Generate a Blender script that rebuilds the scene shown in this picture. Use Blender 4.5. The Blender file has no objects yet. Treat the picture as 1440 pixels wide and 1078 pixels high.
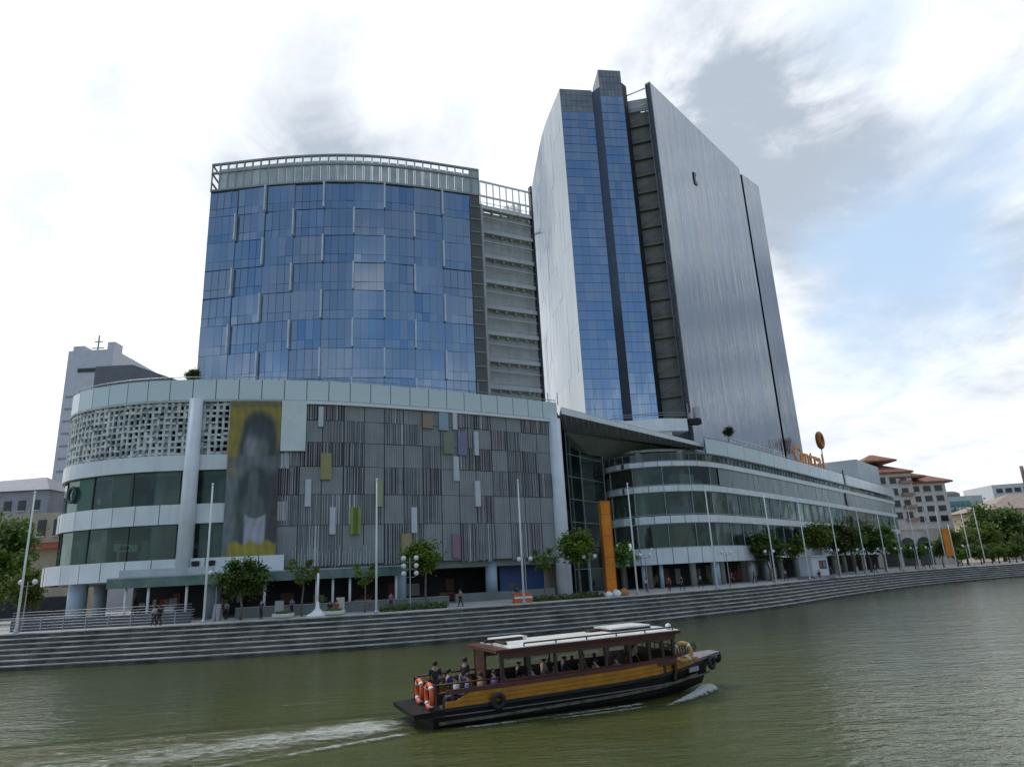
import bpy, bmesh, math, random
import numpy as np
from mathutils import Vector, Matrix
R = math.radians
SC = bpy.context.scene
COL = SC.collection
rnd = random.Random(7)

# ------------------------------------------------------------------ camera
F, CX, CY, CZ = 966., 720., 539., 5.2
PIT, ROL = R(15.8), R(2.97)
fv = np.array([0, math.cos(PIT), math.sin(PIT)]); u0 = np.array([0, -math.sin(PIT), math.cos(PIT)]); r0 = np.array([1., 0, 0])
rv = r0*math.cos(ROL)-u0*math.sin(ROL); uv = u0*math.cos(ROL)+r0*math.sin(ROL)
cam = bpy.data.objects.new('camera', bpy.data.cameras.new('camera')); COL.objects.link(cam)
cam.matrix_world = Matrix(((rv[0], uv[0], -fv[0], 0), (rv[1], uv[1], -fv[1], 0), (rv[2], uv[2], -fv[2], CZ), (0, 0, 0, 1)))
cam.data.sensor_width = 36; cam.data.lens = F/1440*36; cam.data.clip_start = .1; cam.data.clip_end = 6000
SC.camera = cam
def ray(x, y): return fv+rv*(x-CX)/F-uv*(y-CY)/F
def at(x, y, Y):
    d = ray(x, y); return Vector(np.array([0, 0, CZ])+d*(Y/d[1]))
def atz(x, y, z):
    d = ray(x, y); return Vector(np.array([0, 0, CZ])+d*((z-CZ)/d[2]))
def proj(p):
    d = np.array(p, float)-np.array([0, 0, CZ]); w = d@fv
    return CX+F*(d@rv)/w, CY-F*(d@uv)/w

# ------------------------------------------------------------------ world
SUN_AZ, SUN_EL = -55., 52.            # azimuth from +Y towards +X, elevation
w = bpy.data.worlds.new('World'); SC.world = w; w.use_nodes = True
nt = w.node_tree; nt.nodes.clear()
def N(tree, t, **k):
    n = tree.nodes.new(t)
    for a, b in k.items(): setattr(n, a, b)
    return n
def M2(tree, op, a, b=None, c=None, clamp=False):
    n = N(tree, 'ShaderNodeMath', operation=op, use_clamp=clamp)
    for i, v in enumerate((a, b, c)):
        if v is None: continue
        if hasattr(v, 'links'): tree.links.new(v, n.inputs[i])
        else: n.inputs[i].default_value = v
    return n.outputs[0]
def MIX(tree, f, a, b, blend='MIX'):
    n = N(tree, 'ShaderNodeMix', data_type='RGBA', blend_type=blend)
    for i, v in ((0, f), (6, a), (7, b)):
        if hasattr(v, 'links'): tree.links.new(v, n.inputs[i])
        else: n.inputs[i].default_value = v if i == 0 else (tuple(v)+(1,) if len(v) == 3 else v)
    return n.outputs[2]
def MR(tree, v, a, b, c=0., d=1., smooth=True):
    n = N(tree, 'ShaderNodeMapRange', interpolation_type='SMOOTHSTEP' if smooth else 'LINEAR')
    tree.links.new(v, n.inputs[0])
    for i, q in enumerate((a, b, c, d)): n.inputs[i+1].default_value = q
    return n.outputs[0]
sky = N(nt, 'ShaderNodeTexSky', sky_type='NISHITA', sun_disc=False, sun_elevation=R(SUN_EL), sun_rotation=R(SUN_AZ), air_density=1.0, dust_density=.6)
tc = N(nt, 'ShaderNodeTexCoord'); D = tc.outputs['Generated']
sep = N(nt, 'ShaderNodeSeparateXYZ'); nt.links.new(D, sep.inputs[0])
den = M2(nt, 'ADD', M2(nt, 'MAXIMUM', sep.outputs[2], 0.), .30)
cmb = N(nt, 'ShaderNodeCombineXYZ')
nt.links.new(M2(nt, 'DIVIDE', sep.outputs[0], den), cmb.inputs[0]); nt.links.new(M2(nt, 'DIVIDE', sep.outputs[1], den), cmb.inputs[1])
def noise(tree, vec, scale, det=6, rough=.55, dist=0., off=None):
    if off is not None:
        a = N(tree, 'ShaderNodeVectorMath', operation='ADD'); tree.links.new(vec, a.inputs[0]); a.inputs[1].default_value = off; vec = a.outputs[0]
    n = N(tree, 'ShaderNodeTexNoise'); tree.links.new(vec, n.inputs['Vector'])
    n.inputs['Scale'].default_value = scale; n.inputs['Detail'].default_value = det; n.inputs['Roughness'].default_value = rough; n.inputs['Distortion'].default_value = dist
    return n.outputs['Fac']
n1 = noise(nt, cmb.outputs[0], 1.5, 9, .58, .6)
n2 = noise(nt, cmb.outputs[0], 2.6, 10, .60, .5, (5.2, 1.7, 3))
def blob(px, py, r0_, r1_):
    d = Vector(ray(px, py)).normalized()
    v = N(nt, 'ShaderNodeVectorMath', operation='DOT_PRODUCT'); nt.links.new(D, v.inputs[0]); v.inputs[1].default_value = d
    return MR(nt, v.outputs['Value'], math.cos(R(r1_)), math.cos(R(r0_)))
def addm(*vs):
    o = vs[0]
    for q in vs[1:]: o = M2(nt, 'ADD', o, q)
    return o
# cloud cover: nearly closed ahead, broken behind the viewer; two thin blue windows low on the right
front = MR(nt, sep.outputs[1], -.25, .35)
blue = addm(M2(nt, 'MULTIPLY', blob(1370, 350, 0, 15), .42), M2(nt, 'MULTIPLY', blob(1260, 430, 0, 10), .40), M2(nt, 'MULTIPLY', blob(40, 275, 0, 7), .28), M2(nt, 'MULTIPLY', blob(1190, 25, 0, 7), .5), M2(nt, 'MULTIPLY', blob(1150, 560, 0, 9), .2))
cov = addm(n1, -.05, M2(nt, 'MULTIPLY', front, .39), M2(nt, 'MULTIPLY', blue, -.42))
cover = MR(nt, cov, .42, .74)
grey = addm(M2(nt, 'MULTIPLY', blob(1075, 200, 0, 11), 1.1), M2(nt, 'MULTIPLY', blob(430, 330, 0, 12), .55), M2(nt, 'MULTIPLY', blob(250, 200, 0, 8), .18), M2(nt, 'MULTIPLY', blob(960, 110, 0, 9), .5), M2(nt, 'MULTIPLY', blob(520, 190, 0, 13), .55),  # patch centred behind the office tower is added to grey the silver side
            M2(nt, 'MULTIPLY', blob(1330, 130, 0, 24), .42), M2(nt, 'MULTIPLY', blob(1250, 620, 0, 22), .20), M2(nt, 'MULTIPLY', blob(60, 80, 0, 9), .3), M2(nt, 'MULTIPLY', MR(nt, sep.outputs[0], .55, .95), .9), M2(nt, 'MULTIPLY', MR(nt, sep.outputs[0], .0, .5), .22))
n3 = noise(nt, cmb.outputs[0], 4.5, 8, .62, .4, (1.2, 7.7, 2))
greyf = MR(nt, M2(nt, 'MULTIPLY', M2(nt, 'ADD', grey, .07), M2(nt, 'ADD', MR(nt, n2, .30, .66, .15, 1.1), MR(nt, n3, .32, .72, 0., .65))), .04, 1.5)
lum = N(nt, 'ShaderNodeMix', data_type='RGBA'); nt.links.new(greyf, lum.inputs[0])
lum.inputs[6].default_value = (8.3, 8.55, 8.8, 1); lum.inputs[7].default_value = (3.5, 4.0, 4.7, 1)
skyc = MIX(nt, 1., sky.outputs[0], (1.0, 1.0, 1.0), 'MULTIPLY')
hz = M2(nt, 'MAXIMUM', MR(nt, sep.outputs[2], .0, .25, .45, 0.), M2(nt, 'MAXIMUM', M2(nt, 'MULTIPLY', front, .58), .16))
skyh = MIX(nt, hz, skyc, (5.4, 6.9, 8.6))
final = MIX(nt, cover, skyh, lum.outputs[2])
low = M2(nt, 'MULTIPLY', M2(nt, 'MULTIPLY', MR(nt, sep.outputs[0], .60, .85), MR(nt, n2, .34, .62, .45, 1.15)), MR(nt, sep.outputs[2], .20, .60, .72, 0.))  # added dark sky out of view at right, darkens the mirror wall's reflection
final = MIX(nt, low, final, (1.6, 2.0, 2.6))
bg = N(nt, 'ShaderNodeBackground'); bg.inputs[1].default_value = .10; nt.links.new(final, bg.inputs[0])
wo = N(nt, 'ShaderNodeOutputWorld'); nt.links.new(bg.outputs[0], wo.inputs[0])
sl = bpy.data.lights.new('sun', 'SUN'); sl.energy = 1.1; sl.angle = R(12); sl.color = (1, .95, .87)
so = bpy.data.objects.new('sun', sl); COL.objects.link(so)
sd = Vector((math.sin(R(SUN_AZ))*math.cos(R(SUN_EL)), math.cos(R(SUN_AZ))*math.cos(R(SUN_EL)), math.sin(R(SUN_EL))))
so.rotation_euler = (-sd).to_track_quat('-Z', 'Y').to_euler()
SC.view_settings.view_transform = 'Standard'; SC.view_settings.look = 'None'; SC.view_settings.exposure = .50; SC.view_settings.gamma = 1
SC.render.engine = 'CYCLES'; SC.cycles.max_bounces = 7; SC.cycles.transparent_max_bounces = 14
SC.cycles.caustics_reflective = False; SC.cycles.caustics_refractive = False

# ------------------------------------------------------------------ materials
MATS = {}
def mat(name, col, rough=.6, metal=0., var=.12, scale=.6, streak=0., spec=.5, bump=0., bscale=4., fine=0., island=0.):
    if name in MATS: return MATS[name]
    m = bpy.data.materials.new(name); m.use_nodes = True; t = m.node_tree
    b = t.nodes['Principled BSDF']; b.inputs['Roughness'].default_value = rough; b.inputs['Metallic'].default_value = metal
    b.inputs['Specular IOR Level'].default_value = spec
    g = N(t, 'ShaderNodeNewGeometry'); pos = g.outputs['Position']
    fac = noise(t, pos, scale, 5, .6)
    c = MIX(t, MR(t, fac, .3, .7), [x*(1-var) for x in col], [min(1, x*(1+var)) for x in col])
    if streak:
        mp = N(t, 'ShaderNodeMapping'); t.links.new(pos, mp.inputs[0]); mp.inputs['Scale'].default_value = (1.6, 1.6, .07)
        c = MIX(t, MR(t, noise(t, mp.outputs[0], 1., 5, .65), .45, .75, 0, streak), c, [x*.35 for x in col])
    if fine: c = MIX(t, MR(t, noise(t, pos, 14., 3, .6), .35, .7, 0, fine), c, [x*.5 for x in col])
    if island:
        hs = N(t, 'ShaderNodeHueSaturation'); t.links.new(c, hs.inputs['Color'])
        t.links.new(MR(t, g.outputs['Random Per Island'], 0, 1, 1-island, 1+island, False), hs.inputs['Value']); c = hs.outputs[0]
    t.links.new(c, b.inputs['Base Color'])
    if bump:
        bp = N(t, 'ShaderNodeBump'); bp.inputs['Strength'].default_value = bump; bp.inputs['Distance'].default_value = .05
        t.links.new(noise(t, pos, bscale, 5, .6), bp.inputs['Height']); t.links.new(bp.outputs[0], b.inputs['Normal'])
    MATS[name] = m; return m
def glass(name, tint, refl=(.8, .85, .9), trans=.6, rough=.03, island=0., f0=.08, tiltbump=0., body=None):
    """coated window glass: tinted see-through body (or dark body) under a fresnel mirror"""
    m = bpy.data.materials.new(name); m.use_nodes = True; t = m.node_tree; t.nodes.clear()
    g = N(t, 'ShaderNodeNewGeometry')
    df = N(t, 'ShaderNodeBsdfDiffuse'); tr = N(t, 'ShaderNodeBsdfTransparent'); tr.inputs[0].default_value = tuple(tint)+(1,)
    df.inputs[0].default_value = tuple(body or [x*.25 for x in tint])+(1,)
    mx = N(t, 'ShaderNodeMixShader'); mx.inputs[0].default_value = trans; t.links.new(df.outputs[0], mx.inputs[1]); t.links.new(tr.outputs[0], mx.inputs[2])
    gl = N(t, 'ShaderNodeBsdfGlossy'); gl.inputs['Roughness'].default_value = rough
    rc = None
    if island:
        hs = N(t, 'ShaderNodeHueSaturation'); hs.inputs['Color'].default_value = tuple(refl)+(1,)
        t.links.new(MR(t, g.outputs['Random Per Island'], 0, 1, 1-island, 1+island, False), hs.inputs['Value'])
        wn = N(t, 'ShaderNodeTexWhiteNoise', noise_dimensions='1D'); t.links.new(g.outputs['Random Per Island'], wn.inputs['W'])
        t.links.new(MR(t, wn.outputs['Value'], 0, 1, .55, 1.15, False), hs.inputs['Saturation'])
        t.links.new(hs.outputs[0], gl.inputs[0])
    else: gl.inputs[0].default_value = tuple(refl)+(1,)
    if tiltbump:
        mp = N(t, 'ShaderNodeMapping'); t.links.new(g.outputs['Position'], mp.inputs[0]); mp.inputs['Scale'].default_value = (.7, .7, .05)
        bp = N(t, 'ShaderNodeBump'); bp.inputs['Strength'].default_value = tiltbump; bp.inputs['Distance'].default_value = 1.
        t.links.new(noise(t, mp.outputs[0], 1., 4, .6), bp.inputs['Height']); t.links.new(bp.outputs[0], gl.inputs['Normal'])
    lw = N(t, 'ShaderNodeLayerWeight'); lw.inputs[0].default_value = .5
    fr = M2(t, 'ADD', M2(t, 'MULTIPLY', M2(t, 'POWER', lw.outputs['Facing'], 4.), 1-f0), f0, clamp=True)
    m2 = N(t, 'ShaderNodeMixShader'); t.links.new(fr, m2.inputs[0]); t.links.new(mx.outputs[0], m2.inputs[1]); t.links.new(gl.outputs[0], m2.inputs[2])
    o = N(t, 'ShaderNodeOutputMaterial'); t.links.new(m2.outputs[0], o.inputs[0])
    MATS[name] = m; return m
def flat(name, col, rough=.6, metal=0.): return mat(name, col, rough, metal, var=.06)
concrete = mat('pale concrete', (.47, .46, .43), .8, var=.14, scale=.5, fine=.25, streak=.1)
paving = mat('promenade paving', (.40, .385, .36), .8, var=.16, scale=.35, fine=.25)
riser_m = mat('shade painted stained riser', (.085, .088, .078), .85, var=.6, scale=.7, streak=.7, fine=.5)  # dark base colour paints in the risers' shade; the streaks are stains
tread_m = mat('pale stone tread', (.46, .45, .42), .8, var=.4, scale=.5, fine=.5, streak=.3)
soil_m = mat('dark ground', (.10, .10, .09), .9)
cream_band = mat('pale panel cladding', (.70, .74, .75), .35, var=.07, scale=.4, streak=.18)
frost = glass('frosted parapet glass', (.5, .58, .58), (.9, .95, 1), 0., .25, f0=.06, body=(.60, .69, .68), island=.07)
white_m = mat('white painted steel', (.78, .80, .80), .45, var=.06, streak=.12)
lightgrey = mat('light grey panel', (.50, .51, .52), .5, var=.1, streak=.2)
midgrey = mat('mid grey panel', (.27, .285, .288), .55, var=.1, scale=.4, streak=.15, island=.035)
slatgrey = mat('grey slat', (.255, .265, .27), .55, var=.12, island=.16)
slatpink = mat('mauve slat', (.26, .235, .25), .55, var=.12, island=.2)
darkgap = mat('dark backing', (.075, .08, .085), .7)
joint_m = mat('dark joint', (.06, .075, .075), .6)
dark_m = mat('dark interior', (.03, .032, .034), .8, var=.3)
ceil_m = mat('interior ceiling', (.28, .28, .26), .8)
bluecol = mat('pale blue column', (.38, .47, .54), .5, var=.08, streak=.2)
whitecol = mat('white column', (.74, .77, .79), .5, var=.06, streak=.2)
blueboard = mat('blue hoarding', (.035, .085, .22), .5, var=.15)
shop_glass = glass('green shop glass', (.44, .56, .51), (.60, .78, .74), .82, .03, f0=.045, island=.3)
dark_glass = glass('dark atrium glass', (.13, .19, .17), (.6, .75, .7), .6, .03, f0=.04, island=.2)
frost2 = glass('translucent grey glass', (.3, .34, .34), (.8, .87, .88), 0., .32, f0=.05, body=(.19, .215, .21), island=.08)
tower_glass = glass('blue tower glass', (.02, .05, .12), (.43, .55, .68), 0., .05, f0=.52, island=.08, body=(.014, .03, .06))
tower_glass_b = glass('grey blue tower glass', (.02, .05, .12), (.50, .58, .66), 0., .06, f0=.52, island=.08, body=(.03, .045, .07))
tower_glass_c = glass('strong blue tower glass', (.02, .05, .12), (.36, .52, .70), 0., .05, f0=.50, island=.08, body=(.012, .035, .085))
tower_glass2 = glass('deep blue tower glass', (.02, .05, .12), (.42, .58, .78), 0., .05, f0=.5, island=.06, body=(.014, .035, .075), tiltbump=.08)
silver_glass = glass('silver tower glass', (.1, .12, .14), (.62, .67, .71), 0., .08, f0=.5, island=.03, body=(.05, .07, .09), tiltbump=.09)
wall_glass = glass('grey mirror cladding', (.08, .09, .1), (.52, .57, .64), 0., .07, f0=.66, island=.02, body=(.045, .05, .06), tiltbump=.13)
darkslit = mat('dark navy cladding', (.018, .024, .04), .25, var=.2)
crown_m = mat('grey crown cladding', (.21, .23, .26), .4, var=.12, island=.12)
steel = mat('galvanised steel', (.34, .36, .39), .4, .5, var=.1)
black_m = mat('black rubber', (.015, .015, .016), .7)

# ------------------------------------------------------------------ mesh helpers
class MB:
    def __init__(s): s.v = []; s.f = []; s.m = []; s.uv = None; s.smooth = []
    def face(s, pts, m=0, sm=False):
        i = len(s.v); s.v += [tuple(p) for p in pts]; s.f.append(tuple(range(i, i+len(pts)))); s.m.append(m); s.smooth.append(sm)
    def mesh(s, vs, fs, m=0, sm=False):
        i = len(s.v); s.v += [tuple(p) for p in vs]
        for f in fs: s.f.append(tuple(i+k for k in f)); s.m.append(m); s.smooth.append(sm)
    def hexa(s, b, t, m=0):          # bottom quad, top quad (same order)
        s.mesh(list(b)+list(t), [(3, 2, 1, 0), (4, 5, 6, 7), (0, 1, 5, 4), (1, 2, 6, 5), (2, 3, 7, 6), (3, 0, 4, 7)], m)
    def box(s, c, d, rz=0., m=0, tilt=None):
        hx, hy, hz = d[0]/2, d[1]/2, d[2]/2; cs, sn = math.cos(rz), math.sin(rz); q = []
        for z in (-hz, hz):
            for x, y in ((-hx, -hy), (hx, -hy), (hx, hy), (-hx, hy)):
                q.append((c[0]+x*cs-y*sn, c[1]+x*sn+y*cs, c[2]+z))
        s.hexa(q[:4], q[4:], m)
    def tube(s, pts, rads, n=8, m=0, cap=True):
        if not hasattr(rads, '__len__'): rads = [rads]*len(pts)
        P = [Vector(p) for p in pts]; vs = []; fs = []
        for i, p in enumerate(P):
            d = (P[min(i+1, len(P)-1)]-P[max(i-1, 0)])
            if d.length < 1e-9: d = Vector((0, 0, 1))
            d.normalize(); a = d.cross(Vector((0, 0, 1)) if abs(d.z) < .95 else Vector((0, 1, 0))).normalized(); b = d.cross(a)
            for k in range(n):
                t = 2*math.pi*k/n; vs.append(p+(a*math.cos(t)+b*math.sin(t))*rads[i])
        for i in range(len(P)-1):
            for k in range(n): fs.append((i*n+k, i*n+(k+1) % n, (i+1)*n+(k+1) % n, (i+1)*n+k))
        if cap: fs.append(tuple(range(n))[::-1]); fs.append(tuple(range((len(P)-1)*n, len(P)*n)))
        s.mesh(vs, fs, m, True)
    def lathe(s, c, prof, n=16, m=0):
        vs = []; fs = []
        for r_, z in prof:
            for k in range(n): t = 2*math.pi*k/n; vs.append((c[0]+r_*math.cos(t), c[1]+r_*math.sin(t), c[2]+z))
        for i in range(len(prof)-1):
            for k in range(n): fs.append((i*n+k, i*n+(k+1) % n, (i+1)*n+(k+1) % n, (i+1)*n+k))
        fs.append(tuple(range(n))[::-1]); fs.append(tuple(range((len(prof)-1)*n, len(prof)*n)))
        s.mesh(vs, fs, m, True)
    def ball(s, c, r_, n=10, m=0, sz=1.):
        s.lathe(c, [(max(.002, r_*math.sin(math.pi*i/n)), -r_*sz*math.cos(math.pi*i/n)) for i in range(n+1)], n+2, m)
    def torus(s, c, R_, r_, ax=(0, 0, 1), n=20, k=8, m=0):
        A = Vector(ax).normalized(); U = A.orthogonal().normalized(); V = A.cross(U); C_ = Vector(c); vs = []; fs = []
        for i in range(n):
            t = 2*math.pi*i/n; d = U*math.cos(t)+V*math.sin(t)
            for j in range(k):
                q = 2*math.pi*j/k; vs.append(C_+d*(R_+r_*math.cos(q))+A*r_*math.sin(q))
        for i in range(n):
            for j in range(k): fs.append((i*k+j, ((i+1) % n)*k+j, ((i+1) % n)*k+(j+1) % k, i*k+(j+1) % k))
        s.mesh(vs, fs, m, True)
    def prism(s, poly, z0, z1, m=0):
        n = len(poly); vs = [(p[0], p[1], z0) for p in poly]+[(p[0], p[1], z1) for p in poly]
        s.mesh(vs, [tuple(range(n))[::-1], tuple(range(n, 2*n))]+[(i, (i+1) % n, n+(i+1) % n, n+i) for i in range(n)], m)
    def build(s, name, mats, parent=None):
        me = bpy.data.meshes.new(name); me.from_pydata(s.v, [], s.f); me.validate(clean_customdata=False)
        for m in (mats if isinstance(mats, (list, tuple)) else [mats]): me.materials.append(m)
        if len(me.polygons) == len(s.f):
            me.polygons.foreach_set('material_index', s.m); me.polygons.foreach_set('use_smooth', s.smooth)
        bm = bmesh.new(); bm.from_mesh(me); bmesh.ops.recalc_face_normals(bm, faces=bm.faces); bm.to_mesh(me); bm.free()
        o = bpy.data.objects.new(name, me); COL.objects.link(o)
        if parent: o.parent = parent
        return o
def tag(o, label=None, cat=None, group=None, kind=None):
    for k, v in (('label', label), ('category', cat), ('group', group), ('kind', kind)):
        if v: o[k] = v
    return o
def empty(name, loc, label, cat, group=None, rz=0.):
    o = bpy.data.objects.new(name, None); COL.objects.link(o); o.location = loc; o.rotation_euler.z = rz; o.empty_display_size = .3
    return tag(o, label, cat, group)
ORIGIN = (0, 0, 0)
def copy_tree(o, parent=None):
    c = o.copy(); COL.objects.link(c)
    if parent: c.parent = parent
    for ch in list(o.children): copy_tree(ch, c)
    return c
def recolor(o, m):
    for sl_ in o.material_slots: sl_.link = 'OBJECT'; sl_.material = m

class Cv:
    """plan curve; positive offset = to the right of travel (towards the river for facades drawn left to right)"""
    def __init__(s, pts, n=400, raw=False):
        P = [Vector((p[0], p[1])) for p in pts]
        if not raw:
            Q = [P[0]*2-P[1]]+P+[P[-1]*2-P[-2]]; out = []
            k = max(2, n//(len(P)-1))
            for i in range(1, len(Q)-2):
                for j in range(k):
                    t = j/k; a, b, c, d = Q[i-1:i+3]
                    out.append(.5*((2*b)+(c-a)*t+(2*a-5*b+4*c-d)*t*t+(3*b-a-3*c+d)*t**3))
            out.append(P[-1]); P = out
        s.P = P; s.L = [0.]
        for i in range(1, len(P)): s.L.append(s.L[-1]+(P[i]-P[i-1]).length)
        s.len = s.L[-1]
    def p(s, d, off=0.):
        d = min(max(d, 0), s.len-1e-6); lo, hi = 0, len(s.L)-1
        while hi-lo > 1:
            m = (lo+hi)//2
            if s.L[m] <= d: lo = m
            else: hi = m
        t = (d-s.L[lo])/max(1e-9, s.L[hi]-s.L[lo]); q = s.P[lo].lerp(s.P[hi], t)
        e = (s.P[min(hi+3, len(s.P)-1)]-s.P[max(lo-3, 0)]).normalized()
        return Vector((q.x+e.y*off, q.y-e.x*off))
    def ang(s, d):
        a, b = s.p(d-.5), s.p(d+.5); return math.atan2(b.y-a.y, b.x-a.x)
    def px(s, x, z, off=0., lo=0., hi=None):
        """arc length where the curve (at height z) crosses image column x"""
        hi = s.len if hi is None else hi; best = None; n = 400; prev = None
        for i in range(n+1):
            d = lo+(hi-lo)*i/n; q = s.p(d, off); v = proj((q.x, q.y, z))[0]-x
            if prev is not None and prev[1] <= 0 <= v: return prev[0]+(d-prev[0])*(-prev[1]/max(1e-9, v-prev[1]))
            prev = (d, v)
            if best is None or abs(v) < best[1]: best = (d, abs(v))
        return best[0]
def fb(mb, cv, s0, s1, z0, z1, d0, d1, m=0, step=None):
    """solid slice of facade between arc lengths s0..s1 and offsets d0<d1"""
    n = 1 if step is None else max(1, int(math.ceil((s1-s0)/step)))
    if n == 1:
        a, b, c, d = cv.p(s0, d1), cv.p(s1, d1), cv.p(s1, d0), cv.p(s0, d0)
        mb.hexa([(q.x, q.y, z0) for q in (a, b, c, d)], [(q.x, q.y, z1) for q in (a, b, c, d)], m); return
    S = [s0+(s1-s0)*i/n for i in range(n+1)]; vs = []
    for q in S:
        a, b = cv.p(q, d1), cv.p(q, d0); vs += [(a.x, a.y, z0), (a.x, a.y, z1), (b.x, b.y, z1), (b.x, b.y, z0)]
    fs = [(0, 1, 2, 3), (4*n+3, 4*n+2, 4*n+1, 4*n)]
    for i in range(n):
        for k in range(4): fs.append((4*i+k, 4*i+4+k, 4*i+4+(k+1) % 4, 4*i+(k+1) % 4))
    mb.mesh(vs, fs, m)
def panelled(mb, cv, s0, s1, z0, z1, d, w_, gap=.07, th=.12, m=0, mback=1):
    n = max(1, round((s1-s0)/w_)); ww = (s1-s0)/n
    fb(mb, cv, s0, s1, z0+.03, z1-.03, d-th-.1, d-th+.04, mback, 1.5)
    for i in range(n): fb(mb, cv, s0+i*ww+gap/2, s0+(i+1)*ww-gap/2, z0, z1, d-th, d, m, None if ww < 3 else 1.2)
def mullions(mb, cv, s0, s1, z0, z1, d, w_, t=.08, dep=.12, m=0):
    n = max(1, round((s1-s0)/w_)); ww = (s1-s0)/n
    for z in (z0+.04, z1-.04): fb(mb, cv, s0, s1, z-.035, z+.035, d-.03, d+dep*.8, m, 1.5)
    for i in range(n+1): fb(mb, cv, s0+i*ww-t/2, s0+i*ww+t/2, z0, z1, d-.02, d+dep, m)
def panes(mb, cv, s0, s1, z0, z1, d, w_, m=0, tilt=0., gap=0.):
    n = max(1, round((s1-s0)/w_)); ww = (s1-s0)/n
    for i in range(n):
        a, b = cv.p(s0+i*ww+gap, d), cv.p(s0+(i+1)*ww-gap, d)
        j = [rnd.uniform(-tilt, tilt) for _ in range(4)]; e = (b-a).normalized(); nn = Vector((e.y, -e.x))
        mb.face([(a.x+nn.x*j[0], a.y+nn.y*j[0], z0), (b.x+nn.x*j[1], b.y+nn.y*j[1], z0), (b.x+nn.x*j[2], b.y+nn.y*j[2], z1), (a.x+nn.x*j[3], a.y+nn.y*j[3], z1)], m)
def rail_line(mb, cv, s0, s1, zs, d, r_, step=1.5, m=0):
    n = max(1, int((s1-s0)/step)); P = [cv.p(s0+(s1-s0)*i/n, d) for i in range(n+1)]
    for z in zs: mb.tube([(p.x, p.y, z) for p in P], r_, 6, m)
def plate(cv, s0, s1, d, back, step=1.5):
    n = int((s1-s0)/step); return [cv.p(s0+(s1-s0)*i/n, d) for i in range(n+1)]+[Vector(b) for b in back]

# ------------------------------------------------------------------ ground, river bank, water
PZ = 2.75
WC = Cv([(-400, 64), (-200, 61), (-90, 59.6), (-60, 59.3), (-42, 59.3), (-25, 60.2), (-11, 62.8), (5, 70), (20.6, 80.4), (33, 91), (51, 111), (75, 134), (102, 152), (140, 170), (200, 186), (330, 205), (600, 225)], 1200)
EDGE = 3.5
s0w, s1w = 0, WC.len
def wc_px(x, off, z=PZ): return WC.px(x, z, off, 250, WC.len-250)
sx0, sx1 = 200., WC.len-150
mb = MB()
n = 300; E_ = [WC.p(WC.len*i/n, -EDGE+.02) for i in range(n+1)]
for i in range(n):
    a, b = E_[i], E_[i+1]
    mb.face([(a.x, a.y, PZ), (b.x, b.y, PZ), (b.x*6+50, 1800, PZ), (a.x*6+50, 1800, PZ)])
tag(mb.build('promenade', paving), kind='structure')
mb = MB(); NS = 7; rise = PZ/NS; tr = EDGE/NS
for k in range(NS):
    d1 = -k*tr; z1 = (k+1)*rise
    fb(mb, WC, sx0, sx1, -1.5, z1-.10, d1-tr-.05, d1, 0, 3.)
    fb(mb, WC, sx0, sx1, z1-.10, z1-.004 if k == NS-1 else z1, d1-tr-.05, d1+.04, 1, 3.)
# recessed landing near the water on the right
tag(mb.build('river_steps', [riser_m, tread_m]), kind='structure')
mb = MB(); fb(mb, WC, sx0, sx1, PZ, PZ+.012, -EDGE-1.1, -EDGE+.03, 0, 3.)
tag(mb.build('edge_paving', mat('pale edge paving', (.52, .51, .48), .8, fine=.2, var=.12)), kind='structure')

# water
m = bpy.data.materials.new('river water'); m.use_nodes = True; t = m.node_tree; b = t.nodes['Principled BSDF']
g = N(t, 'ShaderNodeNewGeometry'); pos = g.outputs['Position']
cl = noise(t, pos, .06, 4, .5)
t.links.new(MIX(t, MR(t, cl, .35, .65), (.085, .093, .024), (.070, .082, .030)), b.inputs['Base Color'])
b.inputs['Roughness'].default_value = .10; b.inputs['IOR'].default_value = 1.33
mp = N(t, 'ShaderNodeMapping'); t.links.new(pos, mp.inputs[0]); mp.inputs['Rotation'].default_value = (0, 0, R(-25)); mp.inputs['Scale'].default_value = (.55, 1.3, 1)
h = addm
h1 = noise(t, mp.outputs[0], 1.1, 4, .55, .4); h2 = noise(t, mp.outputs[0], 4.2, 3, .5, .2); h3 = noise(t, mp.outputs[0], .22, 2, .5)
hh = M2(t, 'ADD', M2(t, 'ADD', M2(t, 'MULTIPLY', h1, .5), M2(t, 'MULTIPLY', h2, .17)), M2(t, 'MULTIPLY', h3, .5))
wk_ = N(t, 'ShaderNodeMapping', vector_type='TEXTURE'); t.links.new(pos, wk_.inputs[0]); wk_.inputs['Location'].default_value = (-4.14, 29.24, 0); wk_.inputs['Rotation'].default_value = (0, 0, math.atan2(.38, .925))
ws = N(t, 'ShaderNodeSeparateXYZ'); t.links.new(wk_.outputs[0], ws.inputs[0])
spread_ = M2(t, 'ADD', M2(t, 'MULTIPLY', M2(t, 'MINIMUM', ws.outputs[0], 0.), -.22), 2.2)
inside = M2(t, 'MULTIPLY', MR(t, M2(t, 'DIVIDE', M2(t, 'ABSOLUTE', ws.outputs[1]), spread_), .7, 1.15, 1, 0), MR(t, ws.outputs[0], -1.5, .5, 1, 0))
chop = M2(t, 'MULTIPLY', noise(t, wk_.outputs[0], 2.4, 5, .65, .8), inside)
edge_w = M2(t, 'MULTIPLY', MR(t, M2(t, 'ABSOLUTE', M2(t, 'SUBTRACT', M2(t, 'ABSOLUTE', ws.outputs[1]), M2(t, 'MULTIPLY', M2(t, 'SUBTRACT', 13., ws.outputs[0]), .17))), 0., .8, 1, 0), MR(t, ws.outputs[0], 11, 13, 1, 0))
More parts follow.
